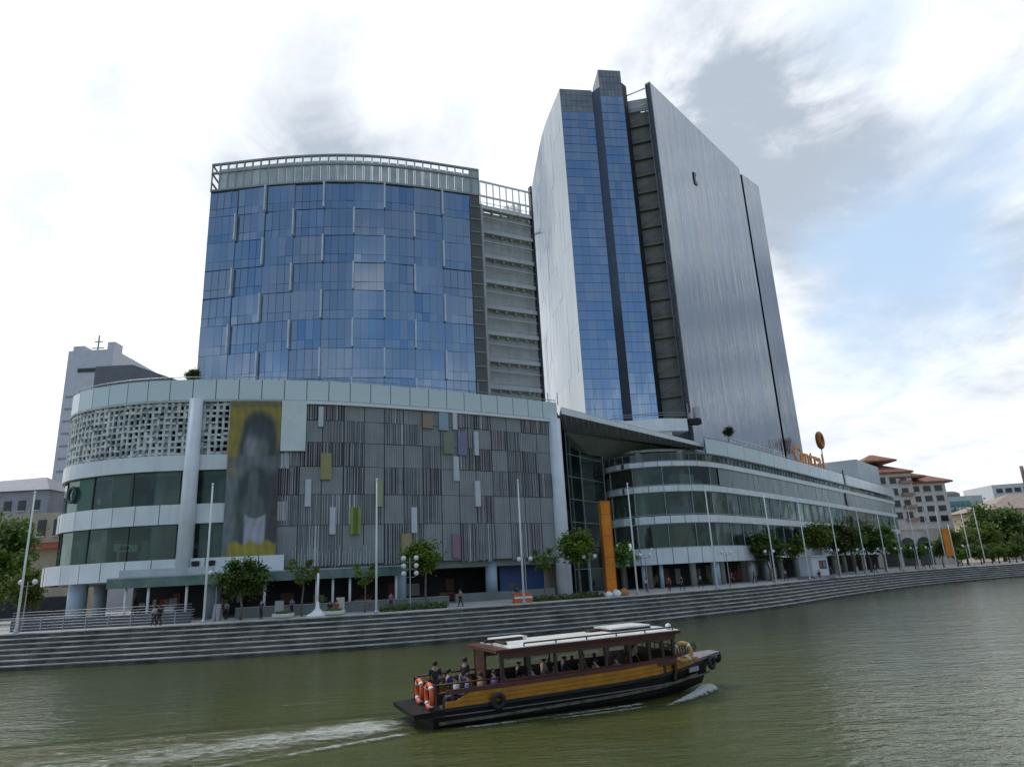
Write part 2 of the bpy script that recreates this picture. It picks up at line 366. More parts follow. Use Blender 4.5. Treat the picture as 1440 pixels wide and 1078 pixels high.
hh = M2(t, 'ADD', hh, M2(t, 'ADD', M2(t, 'MULTIPLY', chop, .7), M2(t, 'MULTIPLY', edge_w, .35)))
bp = N(t, 'ShaderNodeBump'); bp.inputs['Strength'].default_value = .65; bp.inputs['Distance'].default_value = .32
t.links.new(hh, bp.inputs['Height']); t.links.new(bp.outputs[0], b.inputs['Normal'])
mb = MB(); mb.face([(-1500, -400, 0), (1500, -400, 0), (1500, 1600, 0), (-1500, 1600, 0)])
tag(mb.build('river_water', m), kind='structure')

# ------------------------------------------------------------------ mall podium (round left block)
GZ = PZ
PC = Cv([(-55, 103), (-56.4, 92), (-54.9, 83.6), (-51.2, 77.9), (-43.6, 74.95), (-35.6, 75), (-24.2, 77.5), (-15.8, 81.2), (-5.6, 87), (6.3, 94.8)], 900)
pod = empty('mall_podium', (-25, 80, GZ), 'round fronted shopping mall with pale parapet band, lattice screen and grey slatted wall', 'building')
pod.location = ORIGIN
def pp(x, z=15, off=0.): return PC.px(x, z, off, 20, PC.len)
sL = 0.; sE = PC.len
sCol, sMur0, sMur1, sWp = pp(268), pp(318), pp(391), pp(427)
sW0 = pp(388)
back = [(10, 118), (-50, 118)]
mb = MB(); panelled(mb, PC, sL, sE-.3, 26.4, 28.75, .2, 2.45, .09)
mb.build('parapet_band', [frost, joint_m], pod)
mb = MB(); rail_line(mb, PC, sL, sE-.5, (29.05,), .2, .05)
k = 0
while k*2.45 < sE-1: q = PC.p(k*2.45, .2); mb.tube([(q.x, q.y, 28.7), (q.x, q.y, 29.08)], .04, 5); k += 1
for x, hgt in ((672, 1.4), (752, 1.1), (770, 1.1), (786, 1.3)):
    q = PC.p(pp(x, 29), .1); mb.tube([(q.x, q.y, 28.5), (q.x, q.y, 29+hgt)], .06, 6)
mb.build('roof_rail', steel, pod)
mb = MB(); mb.prism(plate(PC, sL, sE, .2, back), 26.15, 26.38); mb.prism(plate(PC, sL, sE, -.4, back), 27.6, 27.75)
mb.build('roof', lightgrey, pod)
mb = MB(); fb(mb, PC, sWp, sE-.3, 25.85, 26.15, -.5, .5, 0, 1.5)
mb.build('coping', white_m, pod)
mb = MB()
fb(mb, PC, sL, sMur1+1, 18.4, 20.1, -.6, .15, 0, 1.2)
mb.build('smooth_band', cream_band, pod)
mb = MB(); panelled(mb, PC, sL, sMur1+1, 12.6, 14.7, .12, 2.6, .09); mb.build('panel_band', [cream_band, joint_m], pod)
mb = MB(); panelled(mb, PC, sL, sMur1+1, 6.9, 8.9, .95, 2.6, .10); mb.build('panel_band', [cream_band, joint_m], pod)
for z in (8.8, 14.6, 20.0):
    mb = MB(); mb.prism(plate(PC, sL, sE, -.75, back), z-2.0, z-.1); mb.build('floor_slab', ceil_m, pod)
for z0, z1 in ((8.9, 12.6), (14.7, 18.4)):
    mb = MB(); panes(mb, PC, sL, sMur1, z0, z1, -.25, 2.6, 0, .03); o = mb.build('window_band', shop_glass, pod)
    mb = MB(); mullions(mb, PC, sL, sMur1, z0, z1, -.22, 5.2, .07, .08); mb.build('window_frame', joint_m, o)
# interior behind the round glass: back wall, columns, racks
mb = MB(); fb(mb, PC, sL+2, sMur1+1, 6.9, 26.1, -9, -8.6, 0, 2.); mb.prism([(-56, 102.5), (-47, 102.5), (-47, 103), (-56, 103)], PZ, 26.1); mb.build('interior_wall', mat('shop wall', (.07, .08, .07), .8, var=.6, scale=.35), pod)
for sx in (60, 118, 200, 300):
    q = PC.p(pp(sx, 12), -3); mb = MB(); mb.tube([(q.x, q.y, 8.8), (q.x, q.y, 18.4)], .65, 16); mb.build('interior_column', bluecol, pod)
racks = [flat('rack brown', (.16, .08, .04)), flat('rack cream', (.4, .36, .26)), flat('rack dark red', (.2, .03, .03)), flat('rack olive', (.22, .2, .05)), flat('rack grey', (.3, .32, .33))]
for z in (8.9, 14.7):
    for i in range(26):
        mb = MB(); s_ = rnd.uniform(sL+15, sMur1); dd = rnd.uniform(2, 5.5); q = PC.p(s_, -dd); hh_ = rnd.uniform(.8, 2.3)
        mb.box((q.x, q.y, z+hh_/2), (rnd.uniform(.5, 2), rnd.uniform(.4, .8), hh_), PC.ang(s_), 0); mb.build('shop_display', rnd.choice(racks), pod)
# lattice screen
mb = MB(); z0, z1 = 20.15, 26.35; rows = 9; rh = (z1-z0)/rows
fb(mb, PC, sL, sMur0+.8, z0, z1, -1.3, -1.2, 1, 1.5)
r2 = random.Random(3); cw = .70; nc = int((sMur0+.8-sL)/cw)
for i in range(nc):
    for j in range(rows):
        a = sL+i*cw; b0 = z0+j*rh; t1 = r2.uniform(.20, .38); t2 = r2.uniform(.18, .34); jz = r2.uniform(0, .12)
        dense_ = .30 if 26 < a < 36 or a > 44 else .55
        fb(mb, PC, a, a+t1, b0, b0+rh, -.25+r2.uniform(-.1, 0), r2.uniform(-.06, .03), 0 if r2.random() < .7 else 2)
        fb(mb, PC, a+t1+.004, a+cw-.004, b0+jz, b0+jz+t2, -.22, r2.uniform(-.06, .03), 0 if r2.random() < .7 else 2)
        if r2.random() < dense_: fb(mb, PC, a+t1+.01, a+cw-.01, b0+.02, b0+rh-.02, -.42, -.30, 2 if r2.random() < .8 else 0)
mb.build('lattice_screen', [mat('white lattice', (.60, .62, .59), .6, var=.15, island=.15), dark_m, mat('dull lattice', (.36, .39, .38), .6, var=.2, island=.3)], pod)
# ring emblem on the upper glass
s_ = pp(100, 16.6); q = PC.p(s_, -.1); a_ = PC.ang(s_)
mb = MB(); mb.torus((q.x, q.y, 16.7), .8, .2, (math.sin(a_), -math.cos(a_), 0)); mb.build('ring_emblem', flat('dark teal', (.02, .06, .06)), pod)
# pale panels behind the ring
mb = MB(); fb(mb, PC, pp(76, 16.6), pp(124, 16.6), 14.8, 18.3, -.7, -.6, 0, 1.); mb.build('window_film', flat('pale green film', (.32, .42, .38)), pod)
mb = MB(); fb(mb, PC, pp(150, 16.6), pp(178, 16.6), 14.8, 18.3, -.7, -.6, 0, 1.); mb.build('window_film', flat('grey film', (.2, .24, .24)), pod)
# round columns
q = PC.p(sCol, .6); mb = MB(); mb.tube([(q.x, q.y, 6.2), (q.x, q.y, 26.3)], [.85, .72], 24); mb.build('column', whitecol, pod)
q = PC.p(pp(792, 15)-.2, .1); q = PC.p(sE-1.0, .1); mb = MB(); mb.tube([(q.x, q.y, PZ), (q.x, q.y, 26.3)], [1.05, .95], 28); mb.build('column', whitecol, pod)
for x, r_, off in ((108, .95, -.7), (80, .7, -5), (563, .7, -2), (691, .75, -1.2), (300, .8, -3)):
    q = PC.p(pp(x, 5, off), off); mb = MB(); mb.tube([(q.x, q.y, PZ), (q.x, q.y, 7.6)], r_, 24); mb.build('column', bluecol, pod)
# ground floor: dark arcade back wall with shopfronts
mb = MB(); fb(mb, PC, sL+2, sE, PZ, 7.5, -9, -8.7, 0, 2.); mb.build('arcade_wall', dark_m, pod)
for i in range(26):
    mb = MB(); s_ = rnd.uniform(22, sE-14); ww = rnd.uniform(.6, 2.4); z_ = rnd.uniform(.2, 1.4)
    fb(mb, PC, s_, s_+ww, PZ+z_, PZ+z_+rnd.uniform(.3, 1.6), -8.69, -8.4-rnd.random()*.2, 0); mb.build('shopfront', rnd.choice(racks), pod)
mb = MB(); fb(mb, PC, pp(703, 5, -3), pp(765, 5, -3), PZ, 7.5, -3.2, -3., 0, 2.); mb.build('hoarding', blueboard, pod)
mb = MB(); fb(mb, PC, pp(640, 5, .5), sE-3, PZ, PZ+1.0, .3, .6, 0, 2.); mb.build('plinth_wall', mat('grey green plinth', (.17, .2, .19), .7), pod)
# mural banner
def sst(a, b, x):
    x = min(1, max(0, (x-a)/(b-a))); return x*x*(3-2*x)
def mural_col(u, v):
    """soft printed portrait: gold arch, dark hair, pale face, dark jacket, grey skirt, yellow foot"""
    def el(cx, cy, rx, ry, soft=.25): return 1-sst(1-soft, 1+soft, math.hypot((u-cx)/rx, (v-cy)/ry))
    c = [.055, .07, .066]
    def lay(col, a):
        for k in range(3): c[k] = c[k]*(1-a)+col[k]*a
    wv = .03*math.sin(v*19+u*5)
    lay((.15, .165, .165), sst(.30, .12, u+wv-.12*(v-.3)) if v < .6 else 0)
    top = sst(.50, .60, v)*(1-sst(.94, .99, v))
    lay((.26, .195, .025), top*max(sst(.30, .16, u+wv-.1*(v-.7)), sst(.85, .97, u+wv)*sst(.62, .8, v), sst(.86, .93, v+.03*math.sin(u*9))))
    lay((.16, .14, .05), sst(.95, .99, v))
    lay((.03, .04, .04), el(.60, .76, .33, .17)); lay((.03, .038, .036), el(.60, .64, .31, .16))
    lay((.24, .24, .27), el(.47, .70, .15, .10, .5)*.9); lay((.13, .15, .125), el(.66, .69, .12, .09, .6)*.8); lay((.04, .05, .05), el(.58, .80, .2, .05, .8)*.8)
    lay((.19, .195, .18), el(.50, .61, .12, .045, .6)*.8); lay((.145, .155, .16), el(.33, .575, .15, .07, .6)*.8); lay((.13, .14, .14), el(.80, .57, .14, .06, .6)*.6)
    lay((.12, .13, .135), sst(.56, .58, v)*(1-sst(.635, .655, v))*.75)
    lay((.03, .045, .042), el(.56, .44, .32, .13)*.9); lay((.10, .115, .11), el(.52, .46, .10, .12))
    lay((.09, .105, .105), el(.52, .32, .22, .10)); lay((.055, .045, .05), sst(.80, .88, u)*(1-sst(.50, .56, v)))
    lay((.32, .33, .36), sst(.36, .42, u)*(1-sst(.76, .80, u))*(1-sst(.25, .27, v-.03*((u-.58)/.2)**2)))
    lay((.29, .24, .025), sst(.13, .105, v+.012*math.sin(u*21))*sst(.05, .16, u))
    n_ = 1.22+.12*math.sin(u*41+3*math.sin(v*13))+.06*math.sin(v*57+u*7)
    return tuple(x*n_ for x in c)
nu, nv = 70, 150; vs = []; cs = []; z0, z1 = 8.2, 26.1
for j in range(nv+1):
    for i in range(nu+1):
        q = PC.p(sMur0+(sMur1-sMur0)*i/nu, .62); vs.append((q.x, q.y, z0+(z1-z0)*j/nv)); cs.append(mural_col(i/nu, j/nv)+(1,))
fs = [(j*(nu+1)+i, j*(nu+1)+i+1, (j+1)*(nu+1)+i+1, (j+1)*(nu+1)+i) for j in range(nv) for i in range(nu)]
me = bpy.data.meshes.new('mural_banner'); me.from_pydata(vs, [], fs); ca = me.color_attributes.new('c', 'FLOAT_COLOR', 'POINT')
ca.data.foreach_set('color', [x for c in cs for x in c])
mm = bpy.data.materials.new('printed mural'); mm.use_nodes = True; t = mm.node_tree; vc = N(t, 'ShaderNodeVertexColor', layer_name='c')
gg = N(t, 'ShaderNodeNewGeometry')
t.links.new(MIX(t, MR(t, noise(t, gg.outputs['Position'], 1.3, 6, .7), .35, .7, 0, .18), vc.outputs[0], (.02, .03, .03)), t.nodes['Principled BSDF'].inputs['Base Color']); t.nodes['Principled BSDF'].inputs['Roughness'].default_value = .5
me.materials.append(mm); o = bpy.data.objects.new('mural_banner', me); COL.objects.link(o); o.parent = pod
so_ = o.modifiers.new('thick', 'SOLIDIFY'); so_.thickness = .06
o['label'] = 'printed banner of a standing figure with yellow corners'
mb = MB(); fb(mb, PC, sMur1+.05, sWp, 20.3, 26.12, .2, .6, 0, 1.); mb.build('white_panel', mat('plain white panel', (.66, .73, .72), .5, var=.05), pod)
# slatted wall
zr = [25.85, 24.0, 21.4, 18.6, 15.4, 12.0, 7.6]
WB = [(zr[i+1], zr[i]) for i in range(6)]
mb = MB(); fb(mb, PC, sW0, sE-1.2, 7.6, 25.85, -.5, 0., 0, 1.2)
TW = 2.42; s_ = sW0; ci = 0
while s_ < sE-1.6:
    e_ = min(s_+TW, sE-1.3)
    for r_, (a, b) in enumerate(WB):
        if e_ <= sWp+.2 and r_ < 2: continue
        k = rnd.random(); xf = (s_-sW0)/(sE-sW0)
        zb = a+.03; zt = b-.03
        if k < .52:
            nr = max(1, int((e_-s_-.1)/.27)); rw = (e_-s_-.1)/nr
            for q_ in range(nr): fb(mb, PC, s_+.05+q_*rw, s_+.05+(q_+1)*rw-.025, zb, zt, -.02, .13+rnd.uniform(-.015, .015), 1)
            fb(mb, PC, s_+.06, e_-.06, zb+.01, zt-.01, -.03, .075, 2)
        else:
            fb(mb, PC, s_+.03, e_-.03, zb, zt, -.02, .05, 1 if k < .72 else 0)
            q = s_+.1; mtl = 2 if k < .9 else 3
            while q < e_-.12:
                ww = rnd.choice((.07, .1, .14, .2)); 
                if q+ww > e_-.05: break
                drop = rnd.uniform(0, .5) if r_ == 5 else 0
                fb(mb, PC, q, q+ww, zb-drop*.6, zt, .0, .2+rnd.uniform(0, .08), mtl if rnd.random() < .93 else 4)
                q += ww+rnd.choice((.06, .09, .14, .2))
    s_ = e_; ci += 1
# row of pale fins hanging in front of the lowest row, left part
s_ = sW0+2
while s_ < pp(520): fb(mb, PC, s_, s_+.06, 7.5, 9.3+rnd.uniform(-.5, .5), .28, .34, 4); s_ += rnd.uniform(.25, .4)
mb.build('slatted_wall', [darkgap, midgrey, slatgrey, slatpink, lightgrey], pod)
acc = {'white': flat('accent white', (.56, .58, .61)), 'tan': flat('accent tan', (.34, .28, .11)), 'lime': flat('accent lime', (.24, .31, .05)), 'green': flat('accent moss', (.10, .16, .02)), 'cream': flat('accent cream', (.33, .35, .20)),
       'mauve': flat('accent mauve', (.26, .16, .21)), 'purple': flat('accent purple', (.20, .20, .33)), 'ice': flat('accent ice blue', (.30, .37, .45)), 'brown': flat('accent brown', (.30, .22, .16)), 'olive': flat('accent olive', (.22, .23, .17))}
zpx = lambda x, y, off=.3: None
def facade_z(x, y):
    lo, hi = 0., 60.
    for _ in range(40):
        m_ = (lo+hi)/2; q = PC.p(pp(x, m_), .3)
        if proj((q.x, q.y, m_))[1] > y: lo = m_
        else: hi = m_
    return lo
for col, x, w_, y0, y1 in (('white', 451, 7, 572, 600), ('tan', 458, 15, 637, 674), ('white', 433, 8, 674, 712), ('white', 467, 8, 713, 751), ('lime', 499, 14, 713, 751), ('cream', 532, 9, 675, 712), ('white', 581, 8, 713, 749),
        ('tan', 570, 13, 750, 778), ('mauve', 640, 11, 750, 784), ('ice', 622, 13, 580, 605), ('white', 638, 6, 580, 604), ('purple', 648, 12, 607, 640), ('white', 668, 6, 607, 640), ('white', 640, 7, 642, 676),
        ('white', 670, 7, 676, 712), ('brown', 600, 14, 582, 602), ('olive', 629, 14, 608, 638)):
    zt, zb = facade_z(x, y0), facade_z(x, y1); zm = (zt+zb)/2; a, b = pp(x-w_/2, zm), pp(x+w_/2, zm)
    mb = MB(); fb(mb, PC, a, b, zb, zt, .05, .46)
    if col == 'lime': fb(mb, PC, a+.3, b-.3, zb+.02, zt-.02, .3, .48, 1)
    if col == 'tan': fb(mb, PC, a+.3, b-.3, zb+.02, zt-.02, .3, .48, 2)
    mb.build('accent_panel', [acc[col], acc['green'], flat('accent straw', (.34, .29, .14))], pod)

# glass canopy along the front of the podium
can = empty('glass_canopy', ORIGIN, 'low green glass canopy on slim white posts in front of the round mall', 'canopy')
c0, c1 = pp(150, 7, 4), pp(572, 7, 4)
mb = MB(); fb(mb, PC, c0, c1, 6.15, 7.05, 3.85, 4.0, 0, 1.3); mb.build('fascia', mat('green glass fascia', (.10, .17, .15), .25, var=.3, scale=.8), can)
mb = MB(); fb(mb, PC, c0, c1, 7.06, 7.2, .55, 4.05, 0, 1.3); mb.build('canopy_roof', mat('canopy top', (.32, .38, .37), .4), can)
mb = MB(); fb(mb, PC, pp(168, 8, 1.2), pp(300, 8, 1.2), 7.22, 8.0, .6, 1.2, 0, 1.3); mb.build('canopy_upstand', lightgrey, can)
for x in (176, 208, 262, 372, 445, 468, 492, 557):
    q = PC.p(pp(x, 5, 3.4), 3.4); mb = MB(); mb.tube([(q.x, q.y, PZ), (q.x, q.y, 7.05)], .13, 10); mb.build('post', white_m, can)

# ------------------------------------------------------------------ office tower (left)
TC = Cv([(-41.0, 85.3), (-30.9, 84.4), (-22.5, 84.5), (-14.7, 86.0), (-3.4, 90)], 400)
tw = empty('office_tower', ORIGIN, 'broad curved office block with staggered blue glass panels and an open steel crown', 'building')
ZB, ZF, ZT = 27., 59.6, 64.
rows = 8; rh = (ZF-ZB)/rows; ncol = 9; cw = (TC.len-1.6)/ncol
mb = MB(); mf = MB(); ml = MB()
for j in range(rows):
    z0 = ZF-(j+1)*rh
    for i in range(ncol):
        # four sub-panes per panel share a tilt so each panel reflects its own patch of sky
        a, b = TC.p(i*cw), TC.p((i+1)*cw); e = (b-a).normalized(); nn = Vector((e.y, -e.x)); jt = rnd.gauss(0, .036); jx = rnd.gauss(0, .028)
        pick = rnd.choice((0, 0, 1, 2, 2))
        for q in range(4):
            c_, d_ = a.lerp(b, q/4), a.lerp(b, (q+1)/4); f0_, f1_ = -jx+2*jx*q/4, -jx+2*jx*(q+1)/4
            for h0, h1 in ((0, .3), (.3, 1)):
                k0, k1 = jt*h0+rnd.gauss(0, .004), jt*h1+rnd.gauss(0, .006)
                mb.face([(c_.x+nn.x*(f0_+k0), c_.y+nn.y*(f0_+k0), z0+rh*h0), (d_.x+nn.x*(f1_+k0), d_.y+nn.y*(f1_+k0), z0+rh*h0), (d_.x+nn.x*(f1_+k1), d_.y+nn.y*(f1_+k1), z0+rh*h1), (c_.x+nn.x*(f0_+k1), c_.y+nn.y*(f0_+k1), z0+rh*h1)], pick)
        for q in range(1, 4): fb(ml, TC, (i+q/4)*cw-.012, (i+q/4)*cw+.012, z0, z0+rh, .0, .025)
        fb(ml, TC, i*cw, (i+1)*cw, z0-.025, z0+.025, .0, .05); fb(ml, TC, i*cw, (i+1)*cw, z0+rh*.3, z0+rh*.3+.03, .0, .03)
        if (i+j) % 2 == 0 and i > 0: mf = MB(); fb(mf, TC, i*cw-.10, i*cw+.10, z0+.05, z0+rh-.05, .0, .55); mf.build('vertical_fin', mat('pale fin', (.62, .68, .74), .5), tw)
        elif i > 0: fb(ml, TC, i*cw-.03, i*cw+.03, z0, z0+rh, .0, .1)
mb.build('glass_wall', [tower_glass, tower_glass_b, tower_glass_c], tw); ml.build('window_frame', mat('blue grey mullion', (.11, .175, .26), .3), tw)
backp = [(-1.6, 112), (-40, 112)]
mb = MB(); mb.prism(plate(TC, 0, TC.len, -.5, backp), ZB-1, ZF-.1); mb.build('core', darkslit, tw)
mb = MB(); fb(mb, TC, TC.len-1.55, TC.len, ZB, ZF, -.4, .1); 
for j in range(rows*2): fb(mb, TC, TC.len-1.5, TC.len, ZB+j*rh/2, ZB+j*rh/2+.15, .1, .22, 1)
mb.build('screen_strip', [mat('brown grey screen', (.10, .10, .095), .6), midgrey], tw)
mb = MB(); e0 = TC.p(0); mb.face([(e0.x, e0.y, ZB), (e0.x, e0.y, ZF), (-42, 112, ZF), (-42, 112, ZB)]); mb.build('side_wall', silver_glass, tw)
mb = MB()
for z in (ZF+.1, ZF+2.9, ZT-.12): fb(mb, TC, 0, TC.len, z-.13, z+.13, -.1, .25, 0, 1.5)
ncr = 32
for i in range(ncr+1):
    s_ = TC.len*i/ncr; fb(mb, TC, max(0, s_-.07), min(TC.len, s_+.07), ZF, ZT, -.08, .22)
    if 1.3 < i < ncr: fb(mb, TC, s_-TC.len/ncr+.15, s_-.15, ZF+.2, ZT-.95, -.02, .05, 1)
a = TC.p(0)
for z in (ZF+.1, ZF+1.5, ZF+2.9, ZT-.12): mb.tube([(a.x, a.y, z), (-42, 112, z)], .15, 6)
for i in range(7): mb.tube([(a.x-(1)*i/7, a.y+26*i/7, ZF), (a.x-(1)*i/7, a.y+26*i/7, ZT)], .12, 6)
fb(mb, TC, TC.len-1.5, TC.len, ZF, ZT, -.2, .1, 1)
mb.build('crown_frame', [mat('crown steel', (.33, .36, .37), .5, var=.1), mat('crown screen', (.50, .54, .54), .5, var=.15, island=.12)], tw)
mb = MB()
for i in range(9):
    q = TC.p(2+i*4., -4.5); mb.box((q.x, q.y+1, ZF+1.2), (2.6, 2.2, 2.2), .1)
mb.build('roof_plant', midgrey, tw)

# service bays joining the towers
lk = empty('service_bays', ORIGIN, 'stack of open grey service balconies between the two glass towers', 'building')
LA, LB = Vector((-3.4, 92.8)), Vector((4.6, 97.0)); LC = Cv([LA, LB], raw=True)
mb = MB(); fb(mb, LC, 0, LC.len, 26, 59.2, -1.3, -.9); mb.build('rear_wall', mat('service wall grey', (.46, .47, .46), .7, streak=.3), lk)
zz = ZF-4.1*8
for j in range(9):
    z = 27.0+j*4.05
    mb = MB(); fb(mb, LC, 0, LC.len, z-.1, z+.12, -.9, 0); fb(mb, LC, 0, LC.len, z+.1, z+.5, -.15, .003, 0); mb.build('balcony_slab', lightgrey, lk)
    mb = MB()
    for i in range(6): s_ = .6+i*(LC.len-1.2)/5; fb(mb, LC, s_-.15, s_+.15, z-.4, z-.1, -.88, -.35)
    fb(mb, LC, 0, LC.len, z+.95, z+1.02, -.1, -.03); fb(mb, LC, 0, LC.len, z-1.55, z-1.4, -.3, -.05)
    mb.build('bracket', lightgrey, lk)
mb = MB(); fb(mb, LC, -.0, .35, 26, 60, -.5, .1); mb.build('edge_post', lightgrey, lk)
mb = MB(); fb(mb, LC, LC.len-.25, LC.len, 26, 65, -.5, .3); mb.build('edge_wall', darkslit, lk)
mb = MB()
for z in (59.4, 61.4, 63.9): fb(mb, LC, 0, LC.len, z-.12, z+.12, -.12, .12)
for i in range(9): s_ = LC.len*i/8; fb(mb, LC, max(0, s_-.08), min(LC.len, s_+.08), 59.2, 64., -.1, .1)
for i in range(4): s_ = LC.len*(.55+i*.12); fb(mb, LC, s_, s_+.5, 59.3, 60.5+rnd.random()*2, -3, -1)
mb.build('roof_frame', white_m, lk)

# ------------------------------------------------------------------ hotel tower (right)
ht = empty('slab_tower', ORIGIN, 'tall wedge shaped glass tower with a silver side, blue front strips and grey mirror wall', 'building')
HB, HT_ = 23.5, 98.5
def sheet(cv, s0, s1, z0, z1, cols, rws, d, tilt=.03):
    mb = MB(); zh = (z1-z0)/rws
    for j in range(rws): panes(mb, cv, s0, s1, z0+j*zh, z0+(j+1)*zh, d, (s1-s0)/cols, 0, tilt)
    return mb
LF = Cv([(6.6, 168), (7.2, 155), (8.6, 138), (9.9, 127.5), (12.5, 116)], 200)
mb = sheet(LF, 0, LF.len, HB, HT_, 26, 9, 0, .02); mb.build('silver_side', silver_glass, ht)
B1 = Cv([(12.5, 116), (19.0, 117)], raw=True); B2 = Cv([(20.4, 115.6), (25.0, 116.3)], raw=True)
def strip(cv, zt, ztop, nm='blue_front'):
    mb = sheet(cv, 0, cv.len, HB, zt, 4, 19, 0, .012); o = mb.build(nm, tower_glass2, ht)
    mb = MB()
    for j in range(19*2): z = HB+j*(zt-HB)/38; fb(mb, cv, 0, cv.len, z-.025, z+.025, 0, .05)
    for i in range(1, 4): fb(mb, cv, cv.len*i/4-.01, cv.len*i/4+.01, HB, zt, 0, .02)
    mb.build('window_frame', mat('blue strip mullion', (.075, .15, .26), .3), o)
    mb = MB(); nz = 4; zh = (ztop-zt)/nz
    for j in range(nz):
        for i in range(6): fb(mb, cv, cv.len*i/6+.02, cv.len*(i+1)/6-.02, zt+j*zh+.03, zt+(j+1)*zh-.03, -.3, .02)
    fb(mb, cv, .02, cv.len-.02, zt, ztop-.05, -.8, -.28, 0); mb.build('crown_cladding', crown_m, ht)
strip(B1, 93.2, HT_); strip(B2, 96.0, 102.2)
mb = MB(); mb.prism([(19.0, 117.0), (20.4, 115.6), (20.45, 117.2), (19.0, 118.6)], HB, HT_-.4)
mb.hexa([(20.4, 115.65, HB), (20.6, 115.75, HB), (20.6, 121, HB), (19.9, 121, HB)], [(20.4, 115.65, 102.1), (20.6, 115.75, 102.1), (20.6, 121, 102.1), (19.9, 121, 102.1)])
mb.build('recess', mat('navy recess', (.03, .045, .075), .2, var=.2), ht)
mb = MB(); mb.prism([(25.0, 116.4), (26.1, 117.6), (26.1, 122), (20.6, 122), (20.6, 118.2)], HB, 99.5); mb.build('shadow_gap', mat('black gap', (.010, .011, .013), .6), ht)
mb = MB(); mb.prism([(12.6, 116.3), (19, 117.2), (20.6, 118), (24.9, 116.9), (26, 122), (31, 124), (57.5, 155), (60, 168), (6.9, 167.8)], HB, HT_-.8); mb.build('core', darkslit, ht)
A_ = Vector((30.5, 115.9)); B_ = Vector((58.3, 148.6)); C_ = Vector((65.2, 155.5))
RW = Cv([A_, B_], raw=True); RW2 = Cv([B_+Vector((.75, .8)), C_], raw=True)
mb = sheet(RW, 0, RW.len, HB, HT_+.4, 34, 6, .05, .006); mb.build('mirror_wall', wall_glass, ht)
mb = sheet(RW2, 0, RW2.len, HB, HT_-.6, 7, 6, .05, .006); mb.build('mirror_wall', wall_glass, ht)
mb = MB(); fb(mb, RW, 0, RW.len, HB, HT_+.2, -1.0, .0); fb(mb, RW2, 0, RW2.len, HB, HT_-.8, -1., 0); mb.build('wall_slab', darkslit, ht)
mb = MB(); fb(mb, RW, RW.len, RW.len+.001, HB, HT_, -.3, -.25); q = B_; mb.prism([(58.3, 149.0), (59.1, 149.8), (58.6, 151), (57.6, 150)], HB, HT_-.6); mb.build('slit', mat('slit black', (.012, .015, .022), .3), ht)
mb = MB(); fb(mb, RW, -.35, .0, HB, HT_+.5, -1.1, .12); mb.build('wall_edge', mat('pale wall edge', (.5, .52, .54), .4), ht)
for yy in (0.,):
    q = at(976, 246, 124); d_ = None
    s_ = RW.px(976, 85); mb = MB(); fb(mb, RW, s_-.6, s_+.6, 82.4, 83.3, .1, .25); fb(mb, RW, s_-.6, s_, 83.2, 85.2, .1, .25); fb(mb, RW, s_, s_+.5, 84.6, 85.3, .1, .25); mb.build('wall_vent', darkslit, ht)
p_ = at(975, 589, 113.2)
mb = MB(); mb.box((p_.x, p_.y, p_.z-.5), (2.3, 1.2, .9), .3); mb.box((p_.x+.6, p_.y-.1, p_.z+1.0), (.9, 1.0, 1.9), .3, 1); mb.box((p_.x-.6, p_.y, p_.z+.5), (.12, 1.0, 1.1), .3, 1)
for dx in (-.8, .9): mb.tube([(p_.x+dx, p_.y, p_.z), (p_.x+dx*.6, p_.y+1.2, p_.z+3.0)], .06, 5, 1)
mb.build('maintenance_cradle', [black_m, lightgrey], ht)
# open service strip with raking struts
SS = Cv([(26.1, 119.5), (30.6, 118.2)], raw=True)
mb = MB(); fb(mb, SS, 0, SS.len, HB, 94.5, -1.2, -.7); mb.build('rear_wall', mat('service strip wall', (.24, .245, .22), .7, streak=.3), ht)
for j in range(19): mb = MB(); z = HB+j*3.75; fb(mb, SS, 0, SS.len, z, z+.22, -.7, 0.); mb.build('service_slab', mat('service slab', (.20, .20, .18), .7), ht)
for j in range(19):
    mb = MB(); z = HB+j*3.75; a, b = SS.p(.1, .06), SS.p(SS.len-.1, .06)
    mb.tube([(a.x, a.y, z+.4), (b.x, b.y, z+3.6)], .07, 5)
    fb(mb, SS, 0, SS.len, z+1.1, z+1.17, -.1, .0)
    mb.build('raking_strut', midgrey, ht)
mb = MB(); a, b = SS.p(0, .5), SS.p(SS.len, 1.2)
for z in (94.6, 98.2): mb.tube([(a.x, a.y, z), (b.x, b.y, z+.4)], .12, 6)
mb.hexa([(26.3, 119.4, 94.5), (30.4, 118.6, 94.5), (30.4, 118.9, 94.5), (26.3, 119.7, 94.5)], [(26.3, 119.4, 97.3), (30.4, 118.6, 97.3), (30.4, 118.9, 97.3), (26.3, 119.7, 97.3)], 1)
mb.build('crown_rail', [white_m, lightgrey], ht)
mb = MB(); mb.tube([(7.2, 157, 88), (4.8, 156, 88.8)], .2, 6); mb.tube([(4.8, 156, 88.2), (4.8, 156, 89.6)], .3, 6); mb.build('wall_bracket', steel, ht)

